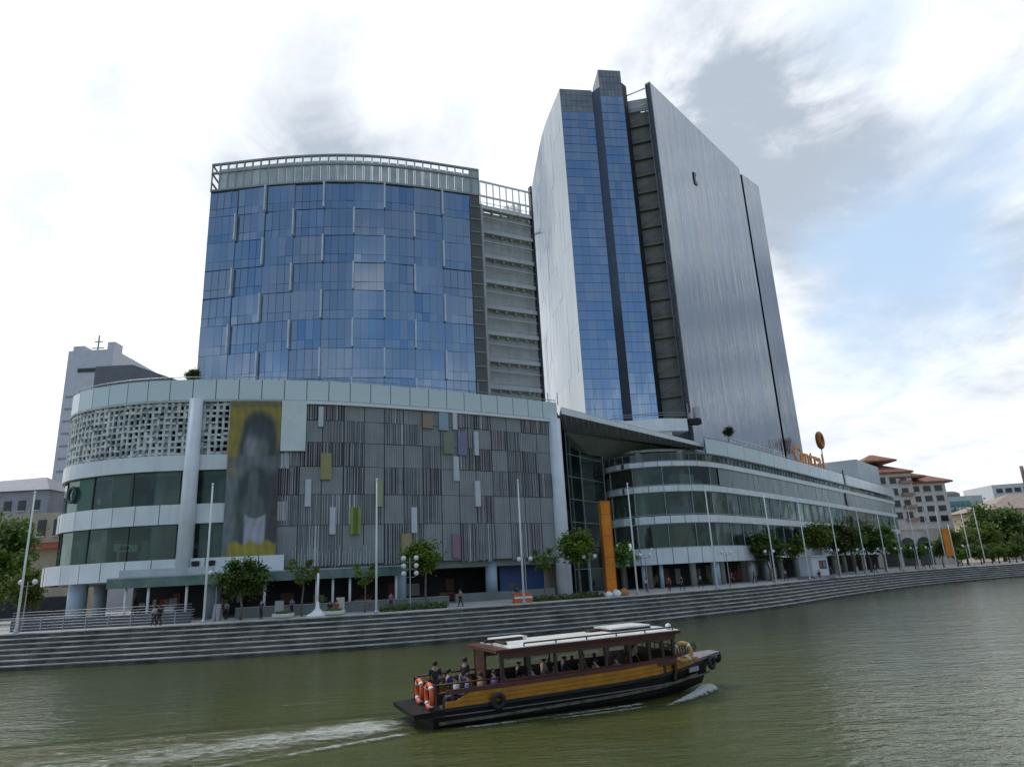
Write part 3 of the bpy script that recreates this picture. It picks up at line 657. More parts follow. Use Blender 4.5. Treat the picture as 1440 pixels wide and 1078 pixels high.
# ------------------------------------------------------------------ right podium
RC = Cv([(13.4, 116), (13.6, 110), (15.5, 105.6), (18.5, 103.8), (23.3, 103.6), (29.7, 106.6), (40.2, 118.2), (54.2, 135), (70.3, 154.7), (97, 188), (109, 203)], 900)
rp = empty('glass_podium', ORIGIN, 'long glass shopping podium with a rounded corner and stacked white floor bands', 'building')
def rpx(x, z=15, off=0.): return RC.px(x, z, off, 8, RC.len)
rE = RC.len; rK = rpx(988, 23)
for z0, z1, d, pan in ((6.05, 8.3, .5, 2.2), (11.85, 12.95, .25, 2.2), (16.5, 17.4, .25, 2.2), (20.3, 21.05, .25, 2.2)):
    mb = MB()
    if z0 < 7:
        panelled(mb, RC, 0, rpx(1082, 7), z0, z1, d, pan, .10); fb(mb, RC, rpx(1082, 7), rE, z0+.4, z1-.3, -.3, .1, 0, 3)
    else:
        panelled(mb, RC, 0, rpx(1030, z0), z0, z1, d, pan, .08); fb(mb, RC, rpx(1030, z0)+.05, rE, z0, z1, -.3, d, 0, 3)
    mb.build('floor_band', [cream_band, joint_m], rp)
mb = MB(); panelled(mb, RC, rK, rE, 22.3, 24.55, .6, 6.5, .12, m=0); mb.build('parapet_band', [frost, joint_m], rp)
mb = MB(); rail_line(mb, RC, rK, rE, (24.9,), .4, .06, 3); mb.build('roof_rail', steel, rp)
mb = MB(); back2 = [(95, 215), (14, 180), (13.4, 118)]
for z in (8.2, 13.0, 17.4, 21.1): mb.prism(plate(RC, 0, rE, -.4, back2, 3.), z-.6, z-.05)
mb.build('floor_slab', ceil_m, rp)
mb = MB(); mb.prism(plate(RC, 0, rE, -2.5, back2, 3.), 23.0, 23.4); mb.build('roof', lightgrey, rp)
for z0, z1, g_ in ((8.35, 11.85, 0), (13.1, 16.5, 0), (17.5, 20.3, 1), (21.15, 22.3, 0)):
    sp = rpx(1012, z0)
    if g_:
        mb = MB(); panes(mb, RC, 0, sp, z0, z1, -.1, 2.2, 0, .02); o = mb.build('window_band', shop_glass, rp)
        mb = MB(); panes(mb, RC, sp, rE, z0, z1, .05, 2.2, 0, .03); mb.build('frosted_band', frost2, rp)
    else:
        mb = MB(); panes(mb, RC, 0, rE, z0, z1, -.1, 2.2, 0, .03); o = mb.build('window_band', shop_glass, rp)
    mb = MB(); mullions(mb, RC, 0, rE, z0, z1, -.05, 4.4 if z0 < 20 else 1.5, .055, .08); mb.build('window_frame', lightgrey if z0 < 20 else midgrey, o)
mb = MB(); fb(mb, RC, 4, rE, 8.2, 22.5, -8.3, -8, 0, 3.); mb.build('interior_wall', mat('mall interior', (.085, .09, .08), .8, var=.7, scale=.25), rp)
for z in (8.35, 13.1, 17.5):
    for i in range(32):
        mb = MB(); s_ = rnd.uniform(3, rE-40); q = RC.p(s_, -rnd.uniform(1.2, 6)); h_ = rnd.uniform(.8, 2.6)
        mb.box((q.x, q.y, z+h_/2), (rnd.uniform(.6, 2.6), rnd.uniform(.4, .9), h_), RC.ang(s_), 0); mb.build('shop_display', rnd.choice(racks), rp)
for i in range(14):
    q = RC.p(6+i*8.2, -2.2); mb = MB(); mb.tube([(q.x, q.y, PZ), (q.x, q.y, 23)], .5, 12); mb.build('column', mat('buff column', (.42, .42, .38), .6), rp)
for x in (1006, 1056, 1078, 905, 930):
    q = RC.p(rpx(x, 5, -.6), -.6); mb = MB(); mb.tube([(q.x, q.y, PZ), (q.x, q.y, 6.3)], .65 if x > 1000 else .3, 16); mb.build('column', bluecol if x < 1010 else lightgrey, rp)
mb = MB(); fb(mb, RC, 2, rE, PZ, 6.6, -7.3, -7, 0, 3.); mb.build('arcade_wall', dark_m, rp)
for i in range(34):
    mb = MB(); s_ = rnd.uniform(4, rE-8); fb(mb, RC, s_, s_+rnd.uniform(.6, 3), PZ+rnd.uniform(.1, 1), PZ+rnd.uniform(1.2, 3), -6.99, -6.7-rnd.random()*.2, 0); mb.build('shopfront', rnd.choice(racks), rp)
s_ = rpx(1187, 20); mb = MB(); fb(mb, RC, s_, s_+1.6, 17.3, 20.4, .1, .35); fb(mb, RC, s_-.3, s_+1, 22.2, 25.6, .5, .75); mb.build('dark_panel', darkslit, rp)
q1, q2 = RC.p(rpx(1172, 24)+6, -3), RC.p(rE-1, 0)
rb0, rb1 = RC.p(rpx(1209, 26, -2), -2), RC.p(rE-2, -2)
mb = MB(); xl = rb0+Vector((-26, 16)); mb.prism([rb0, rb1, rb1+Vector((-20, 14)), xl], 23.4, at(1209, 645, rb0.y).z); mb.build('roof_block', mat('pale blue cladding', (.50, .57, .60), .5, var=.08, scale=.2), rp)
# white roof frames near the mirror wall
mb = MB(); sA, sB = rpx(1040, 25), rpx(1112, 25)
rail_line(mb, RC, sA, sB, (24.7, 26.4), -1.5, .10, 3)
kk = sA
while kk < sB: 
    a, b = RC.p(kk, -1.5), RC.p(kk+2.2, -1.5); mb.tube([(a.x, a.y, 24.6), (b.x, b.y, 26.4)], .08, 5); mb.tube([(a.x, a.y, 23.4), (a.x, a.y, 26.4)], .08, 5); kk += 4.4
mb.build('roof_frame', white_m, rp)
mb = MB()
for i in range(8):
    s_ = rK+6+i*3.; q = RC.p(s_, -4.5); mb.box((q.x, q.y, 24.3), (2.2, 1.6, 1.8), RC.ang(s_))
mb.build('roof_plant', lightgrey, rp)
pal = [flat('poster maroon', (.16, .05, .05)), flat('poster moss', (.16, .20, .08)), flat('poster sand', (.42, .38, .26)), flat('poster grey blue', (.22, .28, .34)), flat('poster white', (.55, .56, .55)), flat('poster teal', (.06, .16, .15))]
for z0, z1 in ((8.5, 11.8), (13.2, 16.4), (17.6, 20.2)):
    s_ = 4.
    while s_ < (rE-8 if z0 < 17 else rpx(1012, 17)-3):
        w_ = rnd.uniform(.5, 3.4); h0 = rnd.choice((0, 0, .3, .55)); mb = MB(); fb(mb, RC, s_, s_+w_, z0+h0*(z1-z0), z0+(z1-z0)*rnd.choice((.35, .6, 1)) if h0 < .5 else z1, -.9, -.8); mb.build('window_display', rnd.choice(pal), rp); s_ += w_+rnd.uniform(1., 5)
for z0, z1 in ((9.0, 12.5), (14.8, 18.3)):
    s_ = 16.
    while s_ < sMur0:
        w_ = rnd.uniform(.5, 2.4); h0 = rnd.choice((0, 0, .3, .55)); mb = MB(); fb(mb, PC, s_, s_+w_, z0+h0*(z1-z0), z0+(z1-z0)*rnd.choice((.35, .6, .8)) if h0 < .5 else z1, -1.3, -1.2); mb.build('window_display', rnd.choice(pal), pod); s_ += w_+rnd.uniform(1., 4.5)
# terrace in front of the tower foot
TT = Cv([at(856, 582, 112).xy, at(890, 580, 112).xy, at(930, 582, 111.5).xy, at(966, 588, 112.5).xy], 60)
mb = MB(); fb(mb, TT, 0, TT.len, 27.6, 29.4, -.3, 0, 0, 1.); fb(mb, TT, 0, TT.len, 27.3, 27.6, -5, 0., 0, 1.); fb(mb, TT, 0, TT.len*.8, 23.4, 27.3, -1.2, -.8, 0, 1.); mb.build('terrace', white_m, rp)
mb = MB(); rail_line(mb, TT, 0, TT.len, (30.0, 30.4), -.1, .05, 1.); mb.build('terrace_rail', steel, rp)
# atrium curtain wall
at_ = Cv([(7.2, 97.5), (8.6, 104.5), (13.5, 107.3)], raw=True)
mb = MB(); 
for j in range(7): panes(mb, at_, 0, at_.len, PZ+j*3.2, PZ+(j+1)*3.2, 0, 2.1, 0, .02)
o = mb.build('atrium_glass', dark_glass, rp)
mb = MB(); mullions(mb, at_, 0, at_.len, PZ, 25, .02, 4.2, .10, .14)
for j in range(1, 7): fb(mb, at_, 0, at_.len, PZ+j*3.2-.04, PZ+j*3.2+.04, .0, .1)
mb.build('window_frame', mat('pale green mullion', (.25, .31, .29), .5), o)
mb = MB(); mb.prism([(4.9, 95.6), (6.4, 96.6), (5.4, 114), (14.6, 113), (14.6, 117), (3.5, 117)], PZ, 26); mb.prism([(14.7, 113.2), (34, 128), (34, 129), (14.7, 116.9)], PZ, 8); mb.build('atrium_back', mat('atrium wall', (.06, .075, .065), .8, var=.6, scale=.3), rp)

# big sloping canopy over the atrium
bc = empty('entrance_canopy', ORIGIN, 'huge sloping triangular canopy with dark ribbed soffit over the mall entrance', 'canopy')
P1, P2 = at(789, 573, 95.), at(989, 624, 106.8)
P3, P4 = at(989, 633, 107.5), at(793, 606, 98)
up = Vector((0, 0, .1))
mb = MB(); mb.hexa([P1-up*9, P2-up*5, P2+Vector((.3, .6, -.5)), P1+Vector((.3, .6, -.9))], [P1, P2, P2+Vector((.3, .6, 0)), P1+Vector((.3, .6, 0))]); mb.build('fascia', white_m, bc)
s1, s2 = P1+Vector((.05, .1, -.95)), P2+Vector((.05, .1, -.55))
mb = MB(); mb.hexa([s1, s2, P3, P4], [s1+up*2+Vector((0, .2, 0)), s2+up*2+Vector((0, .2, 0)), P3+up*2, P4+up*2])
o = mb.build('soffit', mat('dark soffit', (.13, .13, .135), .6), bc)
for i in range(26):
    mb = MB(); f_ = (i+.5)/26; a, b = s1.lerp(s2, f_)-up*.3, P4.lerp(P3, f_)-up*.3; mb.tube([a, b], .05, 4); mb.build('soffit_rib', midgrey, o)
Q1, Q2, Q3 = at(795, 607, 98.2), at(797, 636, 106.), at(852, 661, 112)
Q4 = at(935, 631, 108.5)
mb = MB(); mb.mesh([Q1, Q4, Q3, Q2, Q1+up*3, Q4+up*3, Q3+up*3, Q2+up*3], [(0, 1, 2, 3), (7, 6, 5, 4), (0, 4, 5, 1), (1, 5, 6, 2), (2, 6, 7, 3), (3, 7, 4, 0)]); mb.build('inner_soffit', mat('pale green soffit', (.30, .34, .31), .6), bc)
mb = MB(); mb.hexa([P1, P2, P2+Vector((0, 14, 0)), P1+Vector((0, 20, 0))], [P1+up, P2+up, P2+Vector((0, 14, .1)), P1+Vector((0, 20, .1))]); mb.build('canopy_roof', lightgrey, bc)

# ------------------------------------------------------------------ rooftop sign
sg = empty('roof_sign', ORIGIN, 'orange block letters with a raised ring on the podium roof edge', 'sign')
sA, sB = rpx(1119, 26, -.5), rpx(1161, 26, -.5)
orange = flat('sign orange', (.85, .27, .01), .45); orange2 = flat('sign orange side', (.35, .12, .01), .5)
word = 'Central'
adv = (sB-sA)/len(word)
for i, ch_ in enumerate(word):
    s_ = sA+adv*(i+.5); q = RC.p(s_, -.5); a_ = RC.ang(s_)
    cu = bpy.data.curves.new('letter', 'FONT'); cu.body = ch_; cu.size = 4.6; cu.extrude = .12; cu.align_x = 'CENTER'; cu.offset = .09
    tmp = bpy.data.objects.new('letter_tmp', cu); COL.objects.link(tmp); dg = bpy.context.evaluated_depsgraph_get()
    me = bpy.data.meshes.new_from_object(tmp.evaluated_get(dg)); bpy.data.objects.remove(tmp)
    me.materials.clear(); me.materials.append(orange); me.name = 'letter'
    me.transform(Matrix.Translation((q.x, q.y, 25.0)) @ Matrix.Rotation(a_, 4, 'Z') @ Matrix.Rotation(R(90), 4, 'X') @ Matrix.Diagonal((1.36, 1.05, 1, 1)))
    o = bpy.data.objects.new('letter', me); COL.objects.link(o); o.parent = sg
a_ = RC.ang(sB); q = RC.p(sB-adv*.35, -.5)
mb = MB(); mb.torus((q.x, q.y, 31.6), 1.5, .55, (math.sin(a_), -math.cos(a_), 0), 28, 10); mb.build('ring', orange2, sg)
mb = MB(); mb.tube([(q.x, q.y, 24), (q.x, q.y, 29.8)], .12, 8); mb.build('ring_post', steel, sg)
mb = MB(); rail_line(mb, RC, sA-.5, sB+.5, (24.95,), -.5, .12); mb.build('sign_base', white_m, sg)

# ------------------------------------------------------------------ buildings behind
def windows(parent, A, B, z0, z1, nx, nz, fw, fh, m, name='window', out=.06, deep=None):
    """grid of recess-dark windows on the vertical face A->B (plan points)"""
    A, B = Vector(A), Vector(B); cv = Cv([A, B], raw=True); L = cv.len
    for j in range(nz):
        for i in range(nx):
            sc = L*(i+.5)/nx; zc = z0+(z1-z0)*(j+.5)/nz; hw = L/nx*fw/2; hh_ = (z1-z0)/nz*fh/2
            mb = MB(); fb(mb, cv, sc-hw, sc+hw, zc-hh_, zc+hh_, -.2, out); fb(mb, cv, sc-hw-.1, sc+hw+.1, zc-hh_-.18, zc-hh_, -.2, out+.14, 1)
            mb.build(name, [m, lightgrey], parent)
win_dark = mat('window dark', (.022, .028, .03), .3, var=.4, scale=.3)
# slim pale hotel block, far left
hb = empty('hotel_block', ORIGIN, 'slim pale high rise block behind the round mall at far left', 'building')
D_ = 190.; a, b, c = at(93, 660, D_), at(160, 660, D_), at(187, 660, D_+8); T_ = at(130, 492, D_).z
pale = mat('hotel wall', (.54, .55, .58), .7, var=.06)
ax, bx = at(97, 492, D_).x, at(160, 492, D_).x; cx = at(187, 492, D_+7).x
mb = MB(); mb.prism([(ax, D_), (bx, D_), (bx, D_+30), (ax-1, D_+30)], PZ, T_); mb.build('wall', pale, hb)
mb = MB(); mb.prism([(bx+.02, D_+6), (cx, D_+6), (cx, D_+26), (bx+.02, D_+26)], PZ, T_-3.2); mb.build('side_wing', pale, hb)
mb = MB(); mb.box((ax+2.2, D_+3, T_+.9), (3.2, 4, 1.8)); mb.box((bx-1.5, D_+3, T_+1.3), (2.2, 4, 2.6)); mb.build('roof_parapet', pale, hb)
mb = MB(); mb.box((ax+9, D_-.1, T_-6.2), (11, .5, 1.1)); mb.build('louvre_slot', win_dark, hb)
mb = MB(); mb.tube([(ax+6, D_+4, T_), (ax+6, D_+4, T_+6)], .25, 6); mb.tube([(ax+4.8, D_+4, T_+4), (ax+7.2, D_+4, T_+4)], .2, 5); mb.tube([(ax+4.2, D_+4, T_+2), (ax+7.8, D_+4, T_+2)], .2, 5); mb.build('antenna', midgrey, hb)
for k in range(10):
    mb = MB(); mb.box((ax+2.0, D_-.04, T_-14-k*3.6), (2.2, .3, .5)); mb.build('window', midgrey, hb)
# dark hipped roof block between hotel and office tower
hr = empty('dark_roof_block', ORIGIN, 'low block with dark sloping roof rising behind the left parapet', 'building')
p = [at(133, 535, 150), at(255, 545, 150)]; zt_ = at(160, 514, 150).z
xa, xb, xc, xd = at(134, 520, 150).x, at(140, 516, 150).x, at(186, 514, 150).x, at(262, 545, 150).x
zb_ = at(134, 545, 150).z
mb = MB(); mb.prism([(xa, 150), (xd, 150), (xd, 172), (xa, 172)], PZ, zb_); mb.build('wall', pale, hr)
mb = MB(); mb.mesh([(xa, 150, zb_), (xd, 150, zb_), (xd, 172, zb_), (xa, 172, zb_), (xa, 150, zt_), (xc, 150, zt_), (xc, 172, zt_), (xa, 172, zt_)], [(0, 1, 5, 4), (1, 2, 6, 5), (2, 3, 7, 6), (3, 0, 4, 7), (4, 5, 6, 7)]); mb.build('roof', mat('dark roof', (.13, .14, .16), .6), hr)
# grey block low at left edge, and shophouses
gb = empty('grey_block', ORIGIN, 'grey low rise block with sloping roof at the left edge', 'building')
xa, xb = at(8, 690, 150).x, at(70, 690, 150).x; zt_ = at(40, 690, 150).z
mb = MB(); mb.prism([(xa-30, 150), (xb, 150), (xb, 170), (xa-30, 170)], PZ, zt_); mb.build('wall', mat('grey render', (.30, .31, .34), .8), gb)
zr_ = at(40, 672, 160).z
mb = MB(); mb.mesh([(xa-30, 149, zt_), (xb+.5, 149, zt_), (xb+.5, 171, zt_), (xa-30, 171, zt_), (xa-30, 160, zr_-1), (xb-8, 160, zr_)], [(0, 1, 5, 4), (1, 2, 5), (2, 3, 4, 5), (3, 0, 4)]); mb.build('roof', mat('slate roof', (.22, .23, .27), .7), gb)
windows(gb, (xa-10, 149.9), (xb-1, 149.9), zt_-14, zt_-1, 6, 3, .5, .5, win_dark)
sh = empty('shophouse', ORIGIN, 'beige shophouse with red awning behind trees at far left', 'building')
xa, xb = at(14, 770, 118).x, at(64, 770, 118).x; zt_ = at(40, 722, 118).z
mb = MB(); mb.prism([(xa-14, 118), (xb+4, 118), (xb+4, 128), (xa-14, 128)], PZ, zt_); mb.build('wall', mat('beige render', (.42, .36, .27), .8), sh)
mb = MB(); mb.hexa([(xa-14, 116, zt_-6.2), (xb+4, 116, zt_-6.2), (xb+4, 118, zt_-5.2), (xa-14, 118, zt_-5.2)], [(xa-14, 116, zt_-6.0), (xb+4, 116, zt_-6.0), (xb+4, 118, zt_-5.), (xa-14, 118, zt_-5.)]); mb.build('awning', mat('red awning', (.32, .07, .04), .7), sh)
windows(sh, (xa-10, 117.9), (xb+3, 117.9), zt_-4.5, zt_-.6, 7, 1, .5, .7, win_dark)
mb = MB(); mb.box(((xa+xb)/2-5, 117.9, PZ+1.7), (26, .3, 3.2)); mb.build('shopfront', dark_m, sh)

# cream apartment block with terracotta roofs
cb = empty('apartment_block', ORIGIN, 'cream and pink apartment block with stepped terracotta roofs and arched base', 'building')
D_ = 215.; creamw = mat('cream render', (.72, .63, .55), .8, var=.08); terr = mat('terracotta tiles', (.27, .115, .075), .8, var=.25, scale=.8, island=.1)
def xat(px, y, Y): return at(px, y, Y).x
xA, xB, xC = xat(1228, 700, D_), xat(1287, 700, D_), xat(1330, 700, D_+4)
zE1, zE2 = at(1260, 663, D_).z, at(1310, 677, D_+4).z
mb = MB(); mb.prism([(xA-18, D_), (xB, D_), (xB, D_+22), (xA-18, D_+22)], PZ, zE1); mb.prism([(xB+.03, D_+3), (xC, D_+3), (xC+1.5, D_+7), (xC+1.5, D_+24), (xB+.03, D_+24)], PZ, zE2); mb.build('wall', creamw, cb)
def hip(x0, x1, y0, y1, z, h_, nm='roof', f_=.3, ov=1.1):
    mb = MB(); x0 -= ov; x1 += ov; y0 -= ov; y1 += ov; mx_, my = (x1-x0)*f_, (y1-y0)*.45
    mb.mesh([(x0, y0, z), (x1, y0, z), (x1, y1, z), (x0, y1, z), (x0+mx_, y0+my, z+h_), (x1-mx_, y0+my, z+h_), (x1-mx_, y1-my, z+h_), (x0+mx_, y1-my, z+h_), (x0, y0, z-.5), (x1, y0, z-.5), (x1, y1, z-.5), (x0, y1, z-.5)],
            [(0, 1, 5, 4), (1, 2, 6, 5), (2, 3, 7, 6), (3, 0, 4, 7), (4, 5, 6, 7), (8, 9, 1, 0), (9, 10, 2, 1), (10, 11, 3, 2), (11, 8, 0, 3), (11, 10, 9, 8)]); return mb.build(nm, terr, cb)
hip(xA-10, xB-.5, D_, D_+18, zE1, 4.0, f_=.32); hip(xA+1, xA+10, D_+3, D_+12, zE1+4.2, 2.4, f_=.45, ov=.8); hip(xB+.5, xC+1, D_+3, D_+20, zE2, 3.4, f_=.35)
hip(xB-5.5, xB+3.5, D_+1, D_+9, zE1-1.6, 2.2, f_=.4)
zW0 = at(1270, 733, D_).z
windows(cb, (xA-1, D_), (xB-1, D_), zW0, zE1-.8, 4, 4, .62, .58, win_dark); windows(cb, (xB+.6, D_+3), (xC-.5, D_+3), zW0-1, zE2-.6, 3, 4, .66, .56, win_dark)
for j in range(4):
    z = zW0+(zE1-zW0)*(j)/4
    mb = MB(); mb.box((xB-2.2, D_-.55, z+.5), (3.6, 1.1, .9)); mb.build('balcony', mat('balcony pink', (.40, .27, .23), .8), cb)
zB = at(1280, 742, D_).z
mb = MB(); mb.box(((xA+xB)/2+5, D_-.3, zB), (abs(xB-xA)+8, .9, 1.2)); mb.build('cornice', creamw, cb)
for px_ in (1250, 1277, 1300):
    xx = xat(px_, 765, D_); mb = MB(); w2 = 2.2; z1 = zB-8; zsp = zB-5
    arc = [(xx-w2, D_-.1, PZ+.1)]+[(xx-w2*math.cos(math.pi*i/10), D_-.1, zsp+w2*math.sin(math.pi*i/10)) for i in range(11)]+[(xx+w2, D_-.1, PZ+.1)]
    mb.face(arc); mb.face([(p_[0], p_[1]-.02, p_[2]) for p_ in arc]); mb.build('arch_opening', win_dark, cb)
# blue glass block
bb = empty('teal_glass_block', ORIGIN, 'small teal glass office block behind the trees at right', 'building')
D_ = 270.; xA, xB = xat(1334, 710, D_), xat(1384, 710, D_); zt_ = at(1355, 697, D_).z
mb = MB(); mb.prism([(xA, D_), (xB, D_), (xB, D_+20), (xA, D_+20)], PZ, zt_); mb.build('wall', mat('pale teal cladding', (.36, .46, .46), .5), bb)
mb = MB(); mb.lathe(((xA+xB)/2-3, D_+8, zt_), [(5.5, 0), (5.5, 1.6), (4, 2.4)], 20); mb.build('roof', flat('brown drum', (.25, .2, .18)), bb)
windows(bb, (xA+.5, D_), (xB-5, D_), zt_-14, zt_-1.5, 4, 4, .9, .75, mat('teal glass', (.06, .17, .19), .1))
# white far block + beige gable at right edge
wb = empty('white_block', ORIGIN, 'distant white balconied block at the right edge', 'building')
D_ = 300.; xA = xat(1396, 690, D_); zt_ = at(1410, 681, D_).z
mb = MB(); mb.prism([(xA, D_), (xA+34, D_-10), (xA+34, D_+20), (xA, D_+20)], PZ, zt_); mb.build('wall', pale, wb)
windows(wb, (xA+.8, D_-.3), (xA+30, D_-8.9), zt_-16, zt_-.8, 9, 4, .7, .5, win_dark)
mb = MB(); xx = xat(1437, 660, 290); mb.tube([(xx, 290, zt_-2), (xx, 290, at(1437, 655, 290).z)], .7, 10); mb.build('chimney', mat('brown chimney', (.22, .16, .15), .8), wb)
gh = empty('gabled_house', ORIGIN, 'beige house with broad pitched roof beyond the trees at right edge', 'building')
D_ = 240.; xA = xat(1386, 720, D_); ze, zr_ = at(1400, 716, D_).z, at(1436, 690, D_).z
mb = MB(); mb.prism([(xA+3, D_), (xA+40, D_), (xA+40, D_+24), (xA+3, D_+24)], PZ, ze); mb.build('wall', mat('beige wall', (.45, .38, .27), .8), gh)
mb = MB(); mb.mesh([(xA, D_-1, ze), (xA+43, D_-1, ze), (xA+43, D_+25, ze), (xA, D_+25, ze), (xA+16, D_+10, zr_), (xA+34, D_+10, zr_)], [(0, 1, 5, 4), (1, 2, 5), (2, 3, 4, 5), (3, 0, 4)]); mb.build('roof', mat('buff roof', (.34, .27, .22), .8), gh)
windows(gh, (xA+4, D_), (xA+38, D_), ze-4, ze-.4, 8, 1, .4, .6, win_dark)

# ------------------------------------------------------------------ trees
def leafmat(name, c1, c2):
    m = bpy.data.materials.new(name); m.use_nodes = True; t = m.node_tree; b = t.nodes['Principled BSDF']; b.inputs['Roughness'].default_value = .55
    g = N(t, 'ShaderNodeNewGeometry'); c = MIX(t, g.outputs['Random Per Island'], c1, c2)
    oi = N(t, 'ShaderNodeObjectInfo'); hs = N(t, 'ShaderNodeHueSaturation'); t.links.new(c, hs.inputs['Color'])
    t.links.new(MR(t, oi.outputs['Random'], 0, 1, .8, 1.2, False), hs.inputs['Value']); t.links.new(MR(t, oi.outputs['Random'], 0, 1, .48, .515, False), hs.inputs['Hue'])
    t.links.new(hs.outputs[0], b.inputs['Base Color'])
    tl = N(t, 'ShaderNodeBsdfTranslucent'); t.links.new(hs.outputs[0], tl.inputs[0]); mx = N(t, 'ShaderNodeMixShader'); mx.inputs[0].default_value = .35
    t.links.new(b.outputs[0], mx.inputs[1]); t.links.new(tl.outputs[0], mx.inputs[2]); t.links.new(mx.outputs[0], t.nodes['Material Output'].inputs[0]); return m
leaf_dark = leafmat('dark foliage', (.045, .085, .014), (.11, .17, .03)); leaf_mid = leafmat('mid foliage', (.075, .14, .016), (.16, .245, .035)); leaf_bright = leafmat('bright foliage', (.10, .19, .018), (.20, .31, .035))
bark = mat('bark', (.16, .13, .10), .9, var=.3, scale=3)
def crown_mesh(seed, rx, rz, ncl, nl, size, spread=.32):
    r_ = random.Random(seed); mb = MB(); cl = []
    while len(cl) < ncl:
        x, y, z = (r_.uniform(-1, 1) for _ in range(3)); d = x*x+y*y+z*z
        if d < 1 and d > .12: cl.append((x*rx*.85, y*rx*.85, z*rz*.85+(.15*rz*r_.uniform(-1, 1)), r_.uniform(.6, 1.25)))
    for _ in range(nl):
        c = r_.choice(cl); s_ = spread*rx*c[3]; p_ = Vector((c[0]+r_.gauss(0, s_*.55), c[1]+r_.gauss(0, s_*.55), c[2]+r_.gauss(0, s_*.42)))
        a = Vector((r_.gauss(0, 1), r_.gauss(0, 1), r_.gauss(0, .55))).normalized(); b_ = a.cross(Vector((r_.gauss(0, .6), r_.gauss(0, .6), 1))).normalized(); l_ = size*r_.uniform(.6, 1.35); ww = l_*.5
        mb.face([p_-a*l_*.5, p_+b_*ww*.5, p_+a*l_*.5, p_-b_*ww*.5])
    return mb, cl
def make_tree(name, seed, rx, rz, h_, ncl, nl, size, m, trunk_r, label, spread=.32):
    """crown centre h_ above ground"""
    root = empty(name, ORIGIN, label, 'tree'); mb, cl = crown_mesh(seed, rx, rz, ncl, nl, size, spread)
    o = mb.build('crown', m, root); o.location.z = h_
    tb = MB(); r_ = random.Random(seed); top = h_-rz*.35; k = [(0, 0, 0)]+[(r_.gauss(0, .05)*h_*.4, r_.gauss(0, .05)*h_*.4, top*f_) for f_ in (.35, .7, 1)]
    tb.tube(k, [trunk_r*1.25, trunk_r, trunk_r*.85, trunk_r*.65], 8)
    for c in cl[:9]: tb.tube([k[3], (c[0]*.45, c[1]*.45, h_+(c[2]*.35-rz*.25)), (c[0], c[1], h_+c[2])], [trunk_r*.5, trunk_r*.3, trunk_r*.1], 5)
    tb.build('trunk', bark, root); return root
protos = {}
def tree_at(kind, q, zbase, sc_, label, group=None, rz=None):
    spec = {'young': (11, 1.9, 1.2, 4.3, 22, 3000, .36, leaf_mid, .09), 'bright': (12, 2.1, 1.2, 4.4, 24, 3600, .36, leaf_bright, .09), 'thin': (13, 1.5, 1.4, 3.8, 11, 650, .32, leaf_mid, .07), 'dense': (14, 2.5, 1.7, 4.1, 28, 4800, .40, leaf_dark, .12),
            'big': (15, 6.5, 5.0, 8.5, 42, 5200, .95, leaf_dark, .35), 'bigmid': (16, 6.0, 4.5, 8.0, 38, 4600, .95, leaf_mid, .35)}[kind]
    if kind not in protos: protos[kind] = make_tree({'young': 'young_tree', 'bright': 'young_tree', 'thin': 'sapling', 'dense': 'bushy_tree', 'big': 'large_tree', 'bigmid': 'large_tree'}[kind], *spec, label); o = protos[kind]
    else: o = copy_tree(protos[kind])
    o.location = (q[0], q[1], zbase); o.scale = (sc_,)*3; o.rotation_euler.z = rnd.uniform(0, 6.28) if rz is None else rz
    o['label'] = label
    if group: o['group'] = group
    return o
def prom(x, d):      # point d metres behind the promenade edge seen at image column x
    q = WC.p(wc_px(x, -EDGE-d), -EDGE-d); return q
G1 = 'young trees along the promenade'
for kind, x, d, sc_, lab in (('dense', 338, 3.2, .95, 'bushy dark tree in front of the yellow foot of the mural banner'), ('thin', 424, 3.0, 1.1, 'thin leafed sapling just right of the mural, behind the flared white post'),
        ('thin', 513, 3.2, .95, 'small sapling under the canopy between the thin posts and a flagpole'), ('bright', 600, 4.5, 1.12, 'bright green young tree beside the globe cluster lamp post'),
        ('thin', 768, 4.0, 1.15, 'sparse sapling before the blue hoarding'), ('bright', 818, 3.5, 1.22, 'bright green round headed tree just left of the orange pylon'), ('young', 880, 5.5, 1.05, 'small green tree partly hidden behind the orange pylon')):
    q = prom(x, d); tree_at(kind, q, PZ, sc_, lab, G1)
G2 = 'trees in a row before the right podium'
labs = ['dark tree before the pale floor band left of the white kiosk', 'dark tree behind the white kiosk', 'leafy tree right after the white kiosk, first in the right row', 'second tree right of the white kiosk', 'third tree right of the white kiosk', 'fourth tree right of the white kiosk', 'fifth tree right of the white kiosk, below the podium end',
        'tree before the left arch of the cream apartments', 'tree before the middle arch of the cream apartments', 'tree before the right corner of the cream apartments', 'tree just left of the orange banner', 'tree just right of the orange banner']
for i, (x, d, sc_) in enumerate(((1084, 7, 1.3), (1122, 9, 1.2), (1160, 7, 1.6), (1182, 8, 1.65), (1204, 7, 1.6), (1226, 8, 1.65), (1246, 7, 1.6), (1266, 7, 1.05), (1288, 8, .95), (1308, 7, 1.0), (1328, 7, 1.05), (1348, 7, 1.5))):
    tree_at(('dense', 'young', 'bright', 'dense', 'young')[i % 5], prom(x, d), PZ, sc_, labs[i], G2)
G3 = 'large trees at the far right'
